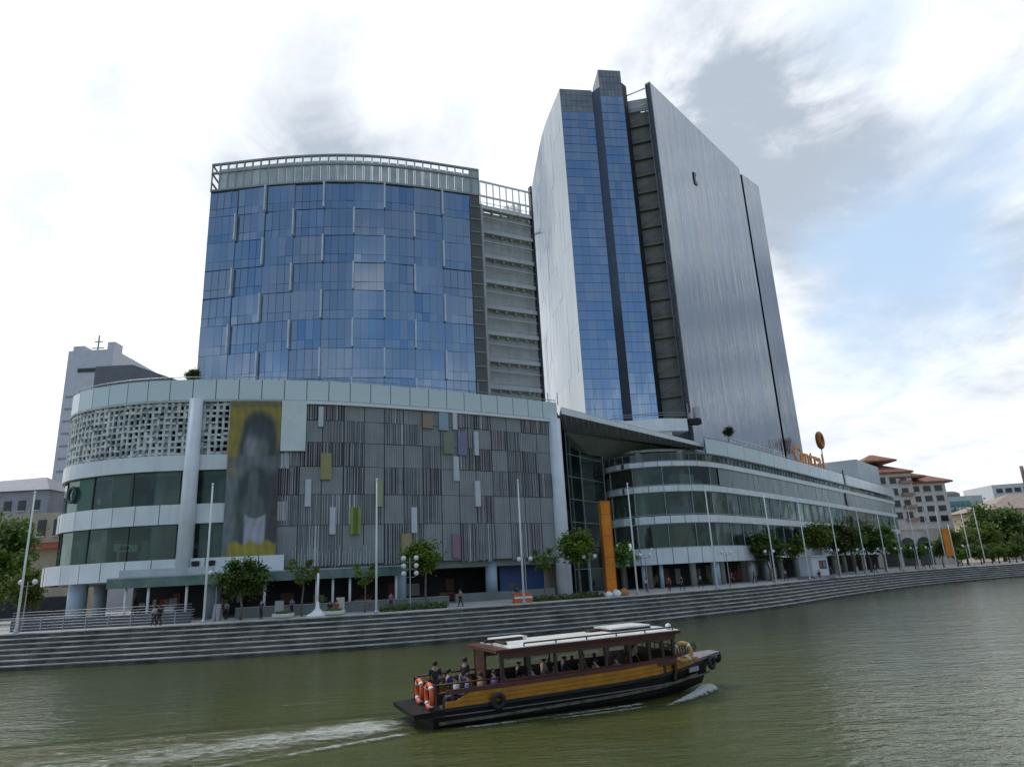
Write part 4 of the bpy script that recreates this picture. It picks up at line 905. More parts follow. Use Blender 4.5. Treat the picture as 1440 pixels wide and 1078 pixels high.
for i, (x, y, Y, sc_, lab) in enumerate(((1356, 768, 176, .75, 'large tree lowest and leftmost in the far right wood'), (1376, 752, 190, .95, 'large dark tree in the far right wood under the teal block'), (1402, 738, 205, 1.15, 'tallest dark tree of the far right wood'),
        (1430, 748, 205, 1.1, 'large tree of the far right wood under the beige gable'), (1392, 775, 172, .75, 'low green tree along the far bank, right of the last flagpole'), (1416, 772, 172, .85, 'low spreading tree along the far bank near the right edge'), (1440, 765, 175, 1.0, 'spreading tree cut off by the right edge'), (1352, 786, 170, .5, 'low bushy tree right after the orange banner, under the taller wood'), (1379, 785, 169, .5, 'low bushy tree between the last two flagpoles'), (1404, 783, 170, .5, 'low bushy tree just past the last flagpole'), (1428, 781, 172, .5, 'low bushy tree at the water near the second river boat'), (1387, 745, 225, 1., 'tall tree at the back of the far right wood, between teal block and gable'))):
    p_ = at(x, y, Y); tree_at('big' if i % 2 == 0 else 'bigmid', p_, PZ, max(.35, (p_.z-PZ)/8.4), lab, G3)
G4 = 'trees at the left edge'
for i, (x, y, Y, sc_, lab) in enumerate(((2, 775, 96, .72, 'dark tree under the grey block, tallest at the left edge'), (38, 822, 88, .36, 'small green tree below the round mall at the left edge'), (6, 800, 92, .5, 'green tree at the left edge below the tallest one'))):
    p_ = at(x, y, Y); tree_at('bigmid' if i else 'big', p_, PZ, (p_.z-PZ)/8.4, lab, G4).scale = ((p_.z-PZ)/8.4*.62, (p_.z-PZ)/8.4*.62, (p_.z-PZ)/8.4)
# palms / shrubs on roof
for x, lab, Y, y, sc_ in ((270, 'small leafy roof shrub beside the office tower foot', 81, 527, .45), (1023, 'dark roof shrub at the foot of the mirror wall', 114, 606, .45), (945, 'dark potted tree behind the glass of the rounded corner', 110.5, 668, .75)):
    p_ = at(x, y, Y); o = tree_at('dense', p_, p_.z-4.2*sc_, sc_, lab)
# hedges
def hedge(x0, x1, d, h_, wd, lab):
    a, b = wc_px(x0, -EDGE-d), wc_px(x1, -EDGE-d); mb = MB(); r_ = random.Random(int(x0))
    for _ in range(int((b-a)*110)):
        s_ = r_.uniform(a, b); q = WC.p(s_, -EDGE-d-r_.gauss(0, wd*.35)); z = PZ+abs(r_.gauss(0, h_*.5)); u_ = Vector((r_.gauss(0, 1), r_.gauss(0, 1), r_.gauss(0, 1))).normalized(); v_ = u_.orthogonal().normalized(); P_ = Vector((q.x, q.y, min(z, PZ+h_)))
        mb.face([P_-u_*.16, P_+v_*.08, P_+u_*.16, P_-v_*.08])
    o = mb.build('hedge', leaf_dark); tag(o, lab, 'hedge', 'low hedges on the promenade')
hedge(535, 628, 2.6, .6, 1.1, 'low hedge around the foot of the globe cluster lamp'); hedge(752, 846, 2.4, .55, 1.0, 'low hedge between the orange barrier and the orange pylon')

# ------------------------------------------------------------------ promenade furniture
fp = empty('flagpole', ORIGIN, 'x', 'flagpole', 'white flagpoles along the promenade edge')
mb = MB(); mb.tube([(0, 0, 0), (0, 0, 6), (0, 0, 12.2)], [.105, .09, .06], 10); mb.build('pole', white_m, fp)
mb = MB(); mb.ball((0, 0, 12.25), .11, 8); mb.build('finial', white_m, fp)
mb = MB(); mb.lathe((0, 0, 0), [(.24, 0), (.24, .05), (.13, .3)], 12); mb.build('base', steel, fp)
poles = [(22, 'tall white flagpole at the far left end of the steel railing'), (286, 'white flagpole left of the mural, beside the round white column'), (529, 'white flagpole before the slatted wall, left of the globe cluster lamp'), (737, 'white flagpole rising before the blue hoarding'),
         (897, 'white flagpole just right of the orange pylon'), (1009, 'white flagpole before the rounded glass corner'), (1092, 'white flagpole left of the white kiosk'), (1139, 'white flagpole standing right behind the white kiosk'), (1183, 'first white flagpole right of the white kiosk'),
         (1220, 'second white flagpole right of the white kiosk'), (1249, 'third white flagpole right of the white kiosk, before the podium end'), (1272, 'white flagpole before the left arch of the cream apartments'), (1294, 'white flagpole before the right arch of the cream apartments'),
         (1315, 'white flagpole before the right corner of the cream apartments'), (1333, 'white flagpole immediately left of the orange banner'), (1368, 'last but one white flagpole at the far right end'), (1387, 'last white flagpole at the far right end of the promenade')]
for i, (x, lab) in enumerate(poles):
    o = fp if i == 0 else copy_tree(fp); q = prom(x, .45); o.location = (q.x, q.y, PZ+.012); o['label'] = lab
globe = flat('white lamp globe', (.75, .76, .74), .3)
lampm = mat('grey lamp metal', (.30, .31, .31), .5, var=.1)
def lamp(tiers, arms, h_, q, lab, grp, rz):
    o = empty('street_lamp', (q.x, q.y, PZ), lab, 'street lamp', grp, rz)
    mb = MB(); mb.tube([(0, 0, 0), (0, 0, .5), (0, 0, h_)], [.10, .06, .045], 8); mb.build('post', lampm, o)
    for k in range(tiers):
        z = h_-.15-k*.72
        for a in range(arms):
            t_ = 2*math.pi*a/arms; x, y = .62*math.cos(t_), .62*math.sin(t_)
            mb = MB(); mb.tube([(0, 0, z-.25), (x*.6, y*.6, z-.28), (x, y, z-.1)], .03, 6); mb.build('arm', lampm, o)
            mb = MB(); mb.ball((x, y, z+.1), .235, 10); mb.build('globe', globe, o)
    return o
lamp(3, 2, 4.9, prom(577, 2.5), 'six globe lamp post before the bright tree, next to the slatted wall', None, .35)
lp = None
for x, d, lab in ((30, 3, 'twin globe lamp behind the far left flagpole'), (302, 3, 'twin globe lamp between flagpole and bushy dark tree'), (741, 3, 'twin globe lamp behind the flagpole at the blue hoarding'), (833, 2.5, 'twin globe lamp between bright tree and orange pylon'), (912, 4, 'twin globe lamp right of the orange pylon'), (1027, 3, 'twin globe lamp right of the rounded corner flagpole'),
        (1088, 2.5, 'twin globe lamp left of the white kiosk'), (1180, 2.5, 'twin globe lamp first right of the white kiosk'), (1216, 2.5, 'twin globe lamp second right of the white kiosk'), (1245, 2.5, 'twin globe lamp third right of the white kiosk'), (1269, 2.5, 'twin globe lamp before the left arch of the apartments'), (1291, 2.5, 'twin globe lamp before the right arch of the apartments'),
        (1312, 2.5, 'twin globe lamp left of the orange banner'), (1364, 2.5, 'twin globe lamp at the far right end of the promenade')):
    q = prom(x, d); a_ = WC.ang(wc_px(x, -EDGE))*0+.1
    if lp is None: lp = lamp(1, 2, 4.4, q, lab, 'twin globe lamps along the promenade', a_)
    else:
        o = copy_tree(lp); o.location = (q.x, q.y, PZ); o['label'] = lab
# railing at left
rl = empty('steel_railing', ORIGIN, 'stainless steel railing along the ramp at the left of the promenade', 'railing')
sA, sB = wc_px(-25, -EDGE), wc_px(262, -EDGE)
mb = MB()
for zz_ in (.25, .5, .75, 1.0): rail_line(mb, WC, sA, sB, (PZ+zz_,), -EDGE-1.6, .028)
rail_line(mb, WC, sA, sB, (PZ+1.2,), -EDGE-1.6, .045); mb.build('rail', steel, rl)
k = sA
while k <= sB:
    q = WC.p(k, -EDGE-1.6); mb = MB(); mb.box((q.x, q.y, PZ+.6), (.07, .07, 1.2)); mb.build('post', steel, rl); k += 2.
rl2 = empty('ramp_wall', ORIGIN, 'low grey ramp wall with second railing behind the steel railing at left', 'wall')
mb = MB(); fb(mb, WC, sA, sB-1, PZ, PZ+1.0, -EDGE-3.6, -EDGE-3.3, 0, 2.); mb.build('wall', mat('ramp wall', (.10, .11, .12), .8), rl2)
mb = MB(); rail_line(mb, WC, sA, sB-1, (PZ+1.15, PZ+1.4, PZ+1.65), -EDGE-3.45, .03); mb.build('handrail', steel, rl2)
lw = empty('low_wall', ORIGIN, 'grey green low wall along the terrace behind the saplings', 'wall')
mb = MB(); fb(mb, WC, wc_px(330, -EDGE-7), wc_px(632, -EDGE-7), PZ, PZ+.95, -EDGE-7.3, -EDGE-7, 0, 2.); mb.build('wall', mat('grey green plinth', (.17, .2, .19), .7), lw)
mb = MB(); fb(mb, WC, wc_px(330, -EDGE-7), wc_px(632, -EDGE-7), PZ+.955, PZ+1.03, -EDGE-7.35, -EDGE-6.95, 0, 2.); mb.build('coping', mat('plinth coping', (.30, .33, .31), .7), lw)
# orange pylon
q = prom(860, 3.2); oy = empty('orange_pylon', (q.x, q.y, PZ), 'tall flat orange pylon on the promenade beside the bright tree', 'pylon', rz=.25)
orp = mat('orange wrap', (.72, .22, .006), .6, var=.15, scale=.6, streak=.3)
mb = MB(); mb.box((0, 0, 5.4), (1.12, .7, 10.2)); mb.build('column', orp, oy)
mb = MB(); mb.box((-.60, 0, 5.3), (.08, .78, 10.3)); mb.box((.60, 0, 5.3), (.08, .78, 10.3)); mb.box((0, 0, 10.55), (1.3, .8, .1)); mb.build('frame', mat('dark orange frame', (.30, .10, .01), .6), oy)
mb = MB(); mb.box((0, 0, .15), (2.0, 1.1, .3)); mb.build('base', concrete, oy)
for k in range(4):
    mb = MB(); mb.box((.0, -.36, 1.8+k*2.4), (1.0, .03, .05)); mb.build('seam', flat('seam', (.35, .13, .01)), oy)
# bundles by the pylon
for dx, r_, col_, lab in ((-2, .42, (.7, .7, .68), 'white sack left of two beside the orange pylon foot'), (9, .5, (.72, .72, .7), 'larger white sack beside the orange pylon foot'), (20, .55, (.45, .19, .04), 'orange bundle right of the white sacks by the pylon')):
    q = prom(858+dx, 1.3); mb = MB(); rr = random.Random(int(dx)+9)
    prof = [(r_*.8, 0), (r_*1.05, r_*.3), (r_, r_*.75), (r_*.6, r_*1.15), (r_*.2, r_*1.35), (.02, r_*1.4)]
    mb.lathe((0, 0, 0), prof, 12); mb.v = [(x*(1+rr.uniform(-.12, .12)), y*(1+rr.uniform(-.12, .12)), z*(1+rr.uniform(-.05, .1))) for x, y, z in mb.v]
    o = mb.build('sack', flat('sack %d' % int(dx), col_, .8)); o.location = (q.x, q.y, PZ); tag(o, lab, 'sack', 'sacks by the orange pylon')
# orange barrier
q = prom(735, 1.2); ob = empty('road_barrier', (q.x, q.y, PZ), 'orange red plastic barrier at the foot of the flagpole', 'barrier', rz=.4)
redo = flat('barrier orange', (.50, .12, .03), .6)
mb = MB(); mb.hexa([(-1, -.3, 0), (1, -.3, 0), (1, .3, 0), (-1, .3, 0)], [(-.95, -.12, 1.0), (.95, -.12, 1.0), (.95, .12, 1.0), (-.95, .12, 1.0)]); mb.build('body', redo, ob)
mb = MB(); mb.box((0, -.235, .55), (1.9, .03, .18)); mb.build('stripe', white_m, ob)
q = prom(722, 2.2); o = empty('info_panel', (q.x, q.y, PZ), 'small dark notice panel left of the orange barrier', 'sign', rz=.3)
mb = MB(); mb.tube([(0, 0, 0), (0, 0, 1.2)], .04, 6); mb.build('post', steel, o); mb = MB(); mb.box((0, 0, 1.6), (.9, .07, .8)); mb.build('panel', flat('notice dark', (.03, .04, .06), .4), o)
# white kiosk
q = prom(1147, 1.6); a_ = WC.ang(wc_px(1147, -EDGE)); kx = empty('kiosk', (q.x, q.y, PZ), 'white ticket kiosk on a mauve base at the head of the steps', 'kiosk', rz=a_-.35)
wk = mat('kiosk white', (.62, .63, .66), .5, var=.06)
mb = MB()
for c, d_ in (((-1.75, -1.2, 1.9), (.12, .12, 2.9)), ((1.75, -1.2, 1.9), (.12, .12, 2.9)), ((-1.75, 1.2, 1.9), (.12, .12, 2.9)), ((1.75, 1.2, 1.9), (.12, .12, 2.9)), ((0, -1.2, .95), (3.38, .1, 1.0)), ((0, -1.2, 3.05), (3.38, .1, .6)), ((0, 1.2, 1.9), (3.38, .1, 2.9)), ((-1.75, 0, 1.9), (.1, 2.28, 2.9)), ((1.75, 0, 1.9), (.1, 2.28, 2.9)), ((-.95, -1.2, 2.1), (1.48, .1, 1.3)), ((1.6, -1.2, 2.1), (.18, .1, 1.3))): mb.box(c, d_)
mb.build('wall', wk, kx)
mb = MB(); mb.box((.65, -1.22, 2.1), (1.7, .04, 1.28)); mb.build('window', win_dark, kx)
mb = MB(); mb.box((.15, -1.26, 2.15), (.5, .03, .9)); mb.build('poster', flat('poster red', (.4, .08, .07)), kx)
mb = MB(); mb.box((1.0, -1.26, 2.15), (.5, .03, .9)); mb.build('poster', flat('poster blue', (.16, .25, .4)), kx)
mb = MB(); mb.box((0, -.1, 3.43), (4.0, 3.0, .14)); mb.build('roof', wk, kx)
mb = MB(); mb.box((-.2, -.3, .22), (4.6, 3.4, .44)); mb.build('base', mat('mauve base', (.30, .22, .26), .7), kx)
# flared white post and planters
q = prom(446, 1.2); o = empty('signal_post', (q.x, q.y, PZ), 'white post on a broad flared base near the mural', 'post')
mb = MB(); mb.lathe((0, 0, 0), [(.95, 0), (.95, .16), (.5, .38), (.2, .7), (.12, 1.3)], 20); mb.build('base', white_m, o); mb = MB(); mb.tube([(0, 0, 1.3), (0, 0, 3.8)], .09, 8); mb.build('post', white_m, o)
for x, lab in ((398, 'low pale planter left of the flared white post'), (470, 'low pale planter right of the flared white post, by the seated pair')):
    q = prom(x, 1.3); o = empty('planter', (q.x, q.y, PZ), lab, 'planter', 'low pale planters', rz=.1)
    mb = MB(); mb.lathe((0, 0, 0), [(.5, 0), (.95, .12), (1.0, .42), (.9, .42), (.8, .34)], 20); mb.build('bowl', mat('planter stone', (.55, .58, .52), .7), o)
    mb = MB(); rr = random.Random(x)
    for _ in range(160):
        t_ = rr.uniform(0, 6.28); r_ = rr.uniform(0, .7); p_ = Vector((r_*math.cos(t_), r_*math.sin(t_), .4+rr.uniform(0, .18))); u_ = Vector((rr.gauss(0, 1), rr.gauss(0, 1), rr.gauss(0, 1))).normalized(); v_ = u_.orthogonal()
        mb.face([p_-u_*.13, p_+v_*.07, p_+u_*.13, p_-v_*.07])
    mb.build('foliage', leaf_mid, o)
# orange banner far right
q = prom(1346, 2.0); o = empty('hanging_banner', (q.x, q.y, PZ), 'tall orange vertical banner on a pole at the far right', 'banner')
mb = MB(); mb.tube([(0, 0, 0), (0, 0, 9)], .09, 8); mb.build('pole', white_m, o)
mb = MB(); mb.mesh([(-.05+x, .03*math.sin(z*2), z) for z in (2.4, 3.6, 5, 6.6, 8.0) for x in (-1.6, .05)]+[(-.05+x, .03*math.sin(z*2)+.04, z) for z in (2.4, 3.6, 5, 6.6, 8.0) for x in (-1.6, .05)], [(2*i, 2*i+1, 2*i+3, 2*i+2) for i in range(4)]+[(10+2*i, 12+2*i, 13+2*i, 11+2*i) for i in range(4)]); mb.build('cloth', orp, o)
# floodlights on the canopy
for x in (275, 297):
    s_ = pp(x, 8.3, 1); q = PC.p(s_, 1.0); mb = MB(); mb.box((q.x, q.y, 8.35), (.75, .4, .5), .2); mb.tube([(q.x, q.y, 8.0), (q.x, q.y, 8.2)], .06, 6); mb.build('floodlight', black_m, can)
# cafe furniture under the canopy
chairm = [flat('cafe red', (.35, .05, .04)), flat('cafe grey', (.35, .36, .36)), flat('cafe cream', (.5, .47, .4))]
def cafe_table(q, m, rz, lab):
    o = empty('cafe_table', (q.x, q.y, PZ), lab, 'table', 'cafe tables under the canopy', rz)
    mb = MB(); mb.lathe((0, 0, .72), [(.45, 0), (.45, .04)], 14); mb.build('table_top', m, o); mb = MB(); mb.lathe((0, 0, 0), [(.25, 0), (.05, .05), (.04, .72)], 10); mb.build('leg', steel, o); return o
tl_ = ['round red cafe table left of the second canopy post', 'round grey cafe table between the railing and the canopy posts', 'round cream cafe table behind the walking couple', 'round red cafe table under the canopy right of the thin posts']
for (x, d, k), lab in zip(((225, 7, 0), (190, 8, 1), (245, 7.5, 2), (520, 6, 0)), tl_): cafe_table(prom(x, d), chairm[k], rnd.uniform(0, 3), lab)
def board(q, m, rz, lab):
    o = empty('menu_board', (q.x, q.y, PZ), lab, 'sign', 'menu boards under the canopy', rz)
    mb = MB(); mb.hexa([(-.4, -.3, 0), (.4, -.3, 0), (.4, -.26, 0), (-.4, -.26, 0)], [(-.4, -.04, 1.5), (.4, -.04, 1.5), (.4, 0, 1.5), (-.4, 0, 1.5)]); mb.build('panel', m, o)
    mb = MB(); mb.hexa([(-.4, .26, 0), (.4, .26, 0), (.4, .3, 0), (-.4, .3, 0)], [(-.4, 0.005, 1.5), (.4, 0.005, 1.5), (.4, .04, 1.5), (-.4, .04, 1.5)]); mb.build('prop', lightgrey, o)
for x, d, k, lab in ((236, 5.2, 1, 'pale menu board right of the walking couple'), (305, 5, 1, 'grey menu board left of the bushy dark tree'), (392, 5, 1, 'grey board behind the low pale planter'), (478, 5.5, 2, 'cream board behind the thin canopy posts')): board(prom(x, d), chairm[k], rnd.uniform(-.4, .4), lab)

# ------------------------------------------------------------------ people
def skin_mesh(name, verts, edges, rad, root, sub=1):
    me = bpy.data.meshes.new(name); me.from_pydata(verts, edges, []); o = bpy.data.objects.new(name, me); COL.objects.link(o)
    md = o.modifiers.new('s', 'SKIN'); md.use_smooth_shade = True
    for i, r_ in enumerate(rad): me.skin_vertices[0].data[i].radius = (r_, r_); me.skin_vertices[0].data[i].use_root = (i == root)
    sb = o.modifiers.new('d', 'SUBSURF'); sb.levels = sub; sb.render_levels = sub
    dg = bpy.context.evaluated_depsgraph_get(); out = bpy.data.meshes.new_from_object(o.evaluated_get(dg)); bpy.data.objects.remove(o); out.name = name
    for p_ in out.polygons: p_.use_smooth = True
    return out
skinm = [flat('skin light', (.42, .27, .19), .55), flat('skin tan', (.30, .18, .11), .55)]
def cloth(n_, c): return flat('cloth '+n_, c, .8)
CL = {k: cloth(k, v) for k, v in dict(black=(.018, .018, .02), white=(.55, .55, .56), navy=(.03, .045, .10), blue=(.13, .20, .36), lightblue=(.30, .38, .50), purple=(.13, .06, .22), pink=(.42, .10, .16), tan=(.34, .24, .14), red=(.36, .04, .04), grey=(.22, .22, .23), khaki=(.25, .21, .14), violet=(.20, .12, .30), cream=(.45, .40, .32), green=(.08, .16, .08)).items()}
hairm = flat('hair', (.015, .012, .010), .6)
POSES = {}
def pose(kind):
    if kind in POSES: return POSES[kind]
    J = {}
    if kind == 'sit':
        J.update(pel=(0, 0, .52), sp=(0, -.02, .70), ch=(0, -.01, .92), nk=(0, .01, 1.06), hb=(0, .04, 1.15), ht=(0, .03, 1.26), ns=(0, .145, 1.165))
        for s in (-1, 1): J.update({('sh', s): (s*.185, 0, .98), ('el', s): (s*.235, .05, .71), ('wr', s): (s*.16, .27, .62), ('pm', s): (s*.14, .34, .60), ('hp', s): (s*.09, .04, .50), ('kn', s): (s*.11, .44, .52), ('an', s): (s*.11, .46, .09), ('to', s): (s*.12, .60, .035)})
    else:
        J.update(pel=(0, 0, .93), sp=(0, 0, 1.11), ch=(0, 0, 1.32), nk=(0, .01, 1.46), hb=(0, .03, 1.55), ht=(0, .02, 1.66), ns=(0, .135, 1.565))
        for s in (-1, 1):
            k = .24*s if kind == 'walk' else 0
            J.update({('sh', s): (s*.185, 0, 1.38), ('el', s): (s*.24, -k*.6-.01, 1.12), ('wr', s): (s*.25, -k+.08, .89), ('pm', s): (s*.245, -k*1.1+.10, .81), ('hp', s): (s*.09, 0, .90), ('kn', s): (s*.095, k*.7+.02, .49), ('an', s): (s*.095, k-.02-(.05 if k < 0 else 0), .085), ('to', s): (s*.11, k+.13, .035)})
    RAD = dict(pel=.13, sp=.12, ch=.135, nk=.055, hb=.088, ht=.08, ns=.018, sh=.062, el=.043, wr=.03, pm=.034, hp=.088, kn=.058, an=.04, to=.036)
    def make(nm, keys, eds, grow, hands=False, over=None):
        idx = {k: i for i, k in enumerate(keys)}; V = [J[k] for k in keys]; Rr = [(RAD[k if isinstance(k, str) else k[0]]+grow) for k in keys]; E_ = [(idx[a], idx[b]) for a, b in eds]
        if hands:
            for s in (-1, 1):
                p_ = Vector(J[('pm', s)]); d = (p_-Vector(J[('wr', s)])).normalized(); sd_ = Vector((0, 1, 0)) if abs(d.y) < .8 else Vector((s, 0, 0))
                for f_, l_ in ((-1.5, .062), (-.5, .078), (.5, .072), (1.5, .058)):
                    b0 = len(V); V += [p_+d*.035+sd_*f_*.019, p_+d*(.035+l_*.6)+sd_*f_*.021, p_+d*(.03+l_)+sd_*f_*.02+Vector((-s*.022, 0, 0))]; Rr += [.0095, .009, .008]; E_ += [(idx[('pm', s)], b0), (b0, b0+1), (b0+1, b0+2)]
                b0 = len(V); V += [p_+sd_*.045-d*.01, p_+sd_*.06+d*.035]; Rr += [.011, .009]; E_ += [(idx[('pm', s)], b0), (b0, b0+1)]
        return skin_mesh(nm, [tuple(v) for v in V], E_, Rr, 0, 1)
    sides = (-1, 1)
    bk = ['pel', 'sp', 'ch', 'nk', 'hb', 'ht', 'ns']+[(k, s) for s in sides for k in ('sh', 'el', 'wr', 'pm', 'hp', 'kn', 'an', 'to')]
    be = [('pel', 'sp'), ('sp', 'ch'), ('ch', 'nk'), ('nk', 'hb'), ('hb', 'ht'), ('hb', 'ns')]+[e for s in sides for e in ((('ch'), ('sh', s)), (('sh', s), ('el', s)), (('el', s), ('wr', s)), (('wr', s), ('pm', s)), ('pel', ('hp', s)), (('hp', s), ('kn', s)), (('kn', s), ('an', s)), (('an', s), ('to', s)))]
    M_ = {}
    M_['body'] = make('body', bk, be, -.006, True)
    M_['shirt'] = make('shirt', ['pel', 'sp', 'ch']+[(k, s) for s in sides for k in ('sh', 'el')], [('pel', 'sp'), ('sp', 'ch')]+[e for s in sides for e in (('ch', ('sh', s)), (('sh', s), ('el', s)))], .018)
    M_['trousers'] = make('trousers', ['pel']+[(k, s) for s in sides for k in ('hp', 'kn', 'an')], [e for s in sides for e in (('pel', ('hp', s)), (('hp', s), ('kn', s)), (('kn', s), ('an', s)))], .014)
    mb = MB(); hx, hy, hz_ = J['ht']; mb.ball((hx, hy-.018, hz_-.035), .108, 10, 0, 1.05)
    mb.f = [f for f, in zip(mb.f)]; keep = [i for i, f in enumerate(mb.f) if sum(mb.v[k][2] for k in f)/len(f) > hz_-.06 or sum(mb.v[k][1] for k in f)/len(f) < hy-.03]
    mb.f = [mb.f[i] for i in keep]; mb.m = [0]*len(keep); mb.smooth = [True]*len(keep)
    o = mb.build('hair', hairm); M_['hair'] = o.data; bpy.data.objects.remove(o)
    mb = MB()
    for s in sides: mb.ball((s*.035, J['hb'][1]+.083, J['hb'][2]+.028), .013, 6)
    mb.box((0, J['hb'][1]+.088, J['hb'][2]-.035), (.045, .012, .012)); o = mb.build('eyes', hairm); M_['eyes'] = o.data; bpy.data.objects.remove(o)
    mb = MB()
    for s in sides: mb.tube([J[('an', s)][:2]+(.045,), J[('to', s)][:2]+(.04,)], [.05, .042], 8)
    o = mb.build('shoes', CL['black']); M_['shoes'] = o.data; bpy.data.objects.remove(o)
    POSES[kind] = M_; return M_
def person(loc, rz, kind, shirt, trous, label, group=None, sk=0, mtx=None, s=1.):
    root = empty('person', loc, label, 'person', group, rz); M_ = pose(kind); root.scale = (s, s, s)
    for k, mt in (('body', skinm[sk]), ('shirt', CL[shirt]), ('trousers', CL[trous]), ('hair', hairm), ('eyes', hairm), ('shoes', CL['black'])):
        me = M_[k]
        if not me.materials: me.materials.append(mt)
        o = bpy.data.objects.new(k, me); COL.objects.link(o); o.parent = root; recolor(o, mt)
    return root
GP = 'people on the promenade'
for x, d, rz, kind, sh_, tr_, lab in ((216, 1.15, 1.6, 'walk', 'white', 'black', 'person in white shirt and dark trousers walking by the steel railing'), (223, .9, 1.6, 'walk', 'black', 'black', 'person in black walking beside the white shirted walker at the railing'),
        (367, 2.2, 2.8, 'stand', 'navy', 'black', 'person in navy standing just right of the bushy dark tree'), (464, 2.0, 2.9, 'sit', 'black', 'navy', 'person in black seated on the ledge right of the flared white post'), (473, 1.9, 3.3, 'sit', 'red', 'navy', 'person in red seated beside the person in black, near the planter'),
        (728, 2., 1.2, 'walk', 'navy', 'black', 'person in navy walking left of the orange barrier'), (942, 4.2, 2.6, 'stand', 'red', 'black', 'person in red top standing under the rounded glass corner'), (960, 3.2, 2.2, 'walk', 'black', 'black', 'person in black walking right of the person in red'),
        (1153, .35, 2.6, 'sit', 'black', 'black', 'person in black sitting before the white kiosk'), (1170, 1.4, 2.2, 'stand', 'navy', 'black', 'person in navy standing at the right end of the kiosk'), (1207, 1.6, 1.2, 'walk', 'white', 'white', 'person all in white walking right of the kiosk'), (1300, 3, 1.4, 'walk', 'red', 'navy', 'person in red walking before the cream apartments'),
        (1350, 1.5, 1.2, 'walk', 'tan', 'navy', 'person in tan by the orange banner'), (318, 6, 3, 'stand', 'grey', 'black', 'person in grey behind the bushy dark tree under the canopy'), (1062, 5, 2, 'walk', 'green', 'navy', 'person in green walking under the pale floor band'), (910, 7, 2.4, 'stand', 'white', 'navy', 'person in white top beside the twin globe lamp after the pylon'), (986, 8, 1.5, 'walk', 'lightblue', 'black', 'person in light blue walking in the arcade left of the corner flagpole'),
        (1030, 7, 4.6, 'walk', 'purple', 'black', 'person in purple walking in the arcade beside a buff column'), (1106, 4, 1.3, 'walk', 'cream', 'navy', 'person in cream walking left of the white kiosk'), (1232, 2, 4.5, 'walk', 'lightblue', 'navy', 'person in light blue between two flagpoles past the kiosk'), (648, 3.2, 1.3, 'walk', 'khaki', 'black', 'person in khaki walking right of the bright tree'),
        (410, 5.5, 2.9, 'stand', 'violet', 'black', 'person in violet behind the low pale planter'), (550, 6, 3.1, 'stand', 'pink', 'navy', 'person in pink by the canopy post left of the globe cluster lamp')):
    q = prom(x, d)
    if kind == 'sit':
        o = empty('bench', (q.x, q.y, PZ), {464: 'small stone seat under the person in black near the planter', 473: 'small stone seat under the person in red near the planter'}.get(x, 'small stone seat before the white kiosk'), 'bench', rz=rz)
        mb = MB(); mb.box((0, -.12, .40), (.62, .55, .10)); mb.build('seat', concrete, o); mb = MB(); mb.box((0, -.12, .175), (.46, .38, .35)); mb.build('base', midgrey, o)
    person((q.x, q.y, PZ), rz, kind, sh_, tr_, lab, GP, rnd.randrange(2))

# ------------------------------------------------------------------ bumboat
wood = mat('dark red brown timber', (.085, .022, .014), .45, var=.3, scale=3); wood2 = mat('dark timber', (.035, .018, .013), .5, var=.3, scale=3)
hullm = mat('black hull paint', (.012, .011, .011), .5, var=.4, scale=2, spec=.25, fine=.3); stripe_m = mat('orange hull paint', (.44, .18, .006), .45, var=.25, scale=1.6, fine=.3, streak=.25)
roofw = mat('white boat roof', (.66, .66, .63), .5, var=.12, scale=1.3, streak=.15, fine=.12); deckm = mat('grey deck', (.16, .15, .15), .7, var=.2, scale=3); lifeo = flat('lifebuoy orange', (.62, .09, .02), .45); lifey = flat('lifebuoy yellow', (.5, .30, .10), .5)
YAW = math.atan2(.38, .925)
bo = empty('bumboat', (-4.14, 29.24, 0), 'wooden river tour boat with white roof, black hull and orange stripe', 'boat', rz=YAW); bo.rotation_euler.y = R(-.9)
ST = [(0, 1.62, .60), (.6, 1.70, .62), (2, 1.80, .64), (5, 1.85, .68), (8, 1.82, .72), (10, 1.62, .78), (11.3, 1.28, .86), (12.3, .88, .94), (13.1, .50, 1.02), (13.5, .30, 1.06)]
def hw(x):
    for a, b in zip(ST, ST[1:]):
        if x <= b[0]: t_ = (x-a[0])/(b[0]-a[0]); return a[1]+(b[1]-a[1])*t_, a[2]+(b[2]-a[2])*t_
    return ST[-1][1:]
mb = MB(); vs = []; XS = [0, .3, .6, 1.2, 2, 3, 4, 5, 6, 7, 8, 9, 10, 10.7, 11.3, 11.8, 12.3, 12.7, 13.1, 13.5]
for x in XS:
    w_, zs = hw(x); fl = max(0., (x-9.5)/4); sec = [(0, -.55+fl*.55), (w_*(.72-.25*fl), -.42+fl*.42), (w_*(.93-.25*fl), .05+.2*fl), (w_, zs)]
    rx = x-(.0 if x < 12 else (x-12)*.12)
    for y, z in sec[::-1]: vs.append((x-(.35*fl*(1-(z+.55)/1.6) if fl else 0)*2, -y, z))
    for y, z in sec[1:]: vs.append((x-(.35*fl*(1-(z+.55)/1.6) if fl else 0)*2, y, z))
n7 = 7; fs = [(i*n7+k, (i+1)*n7+k, (i+1)*n7+k+1, i*n7+k+1) for i in range(len(XS)-1) for k in range(n7-1)]+[tuple(range(n7)), tuple(range((len(XS)-1)*n7, len(XS)*n7))]
mb.mesh(vs, fs, 0, False); mb.build('hull', hullm, bo)
mb = MB(); 
for a, b in zip(XS, XS[1:]):
    (wa, za), (wb_, zb_) = hw(a), hw(b); mb.hexa([(a, -wa+.03, .38), (b, -wb_+.03, .38), (b, wb_-.03, .38), (a, wa-.03, .38)], [(a, -wa+.03, .42), (b, -wb_+.03, .42), (b, wb_-.03, .42), (a, wa-.03, .42)])
mb.build('deck', deckm, bo)
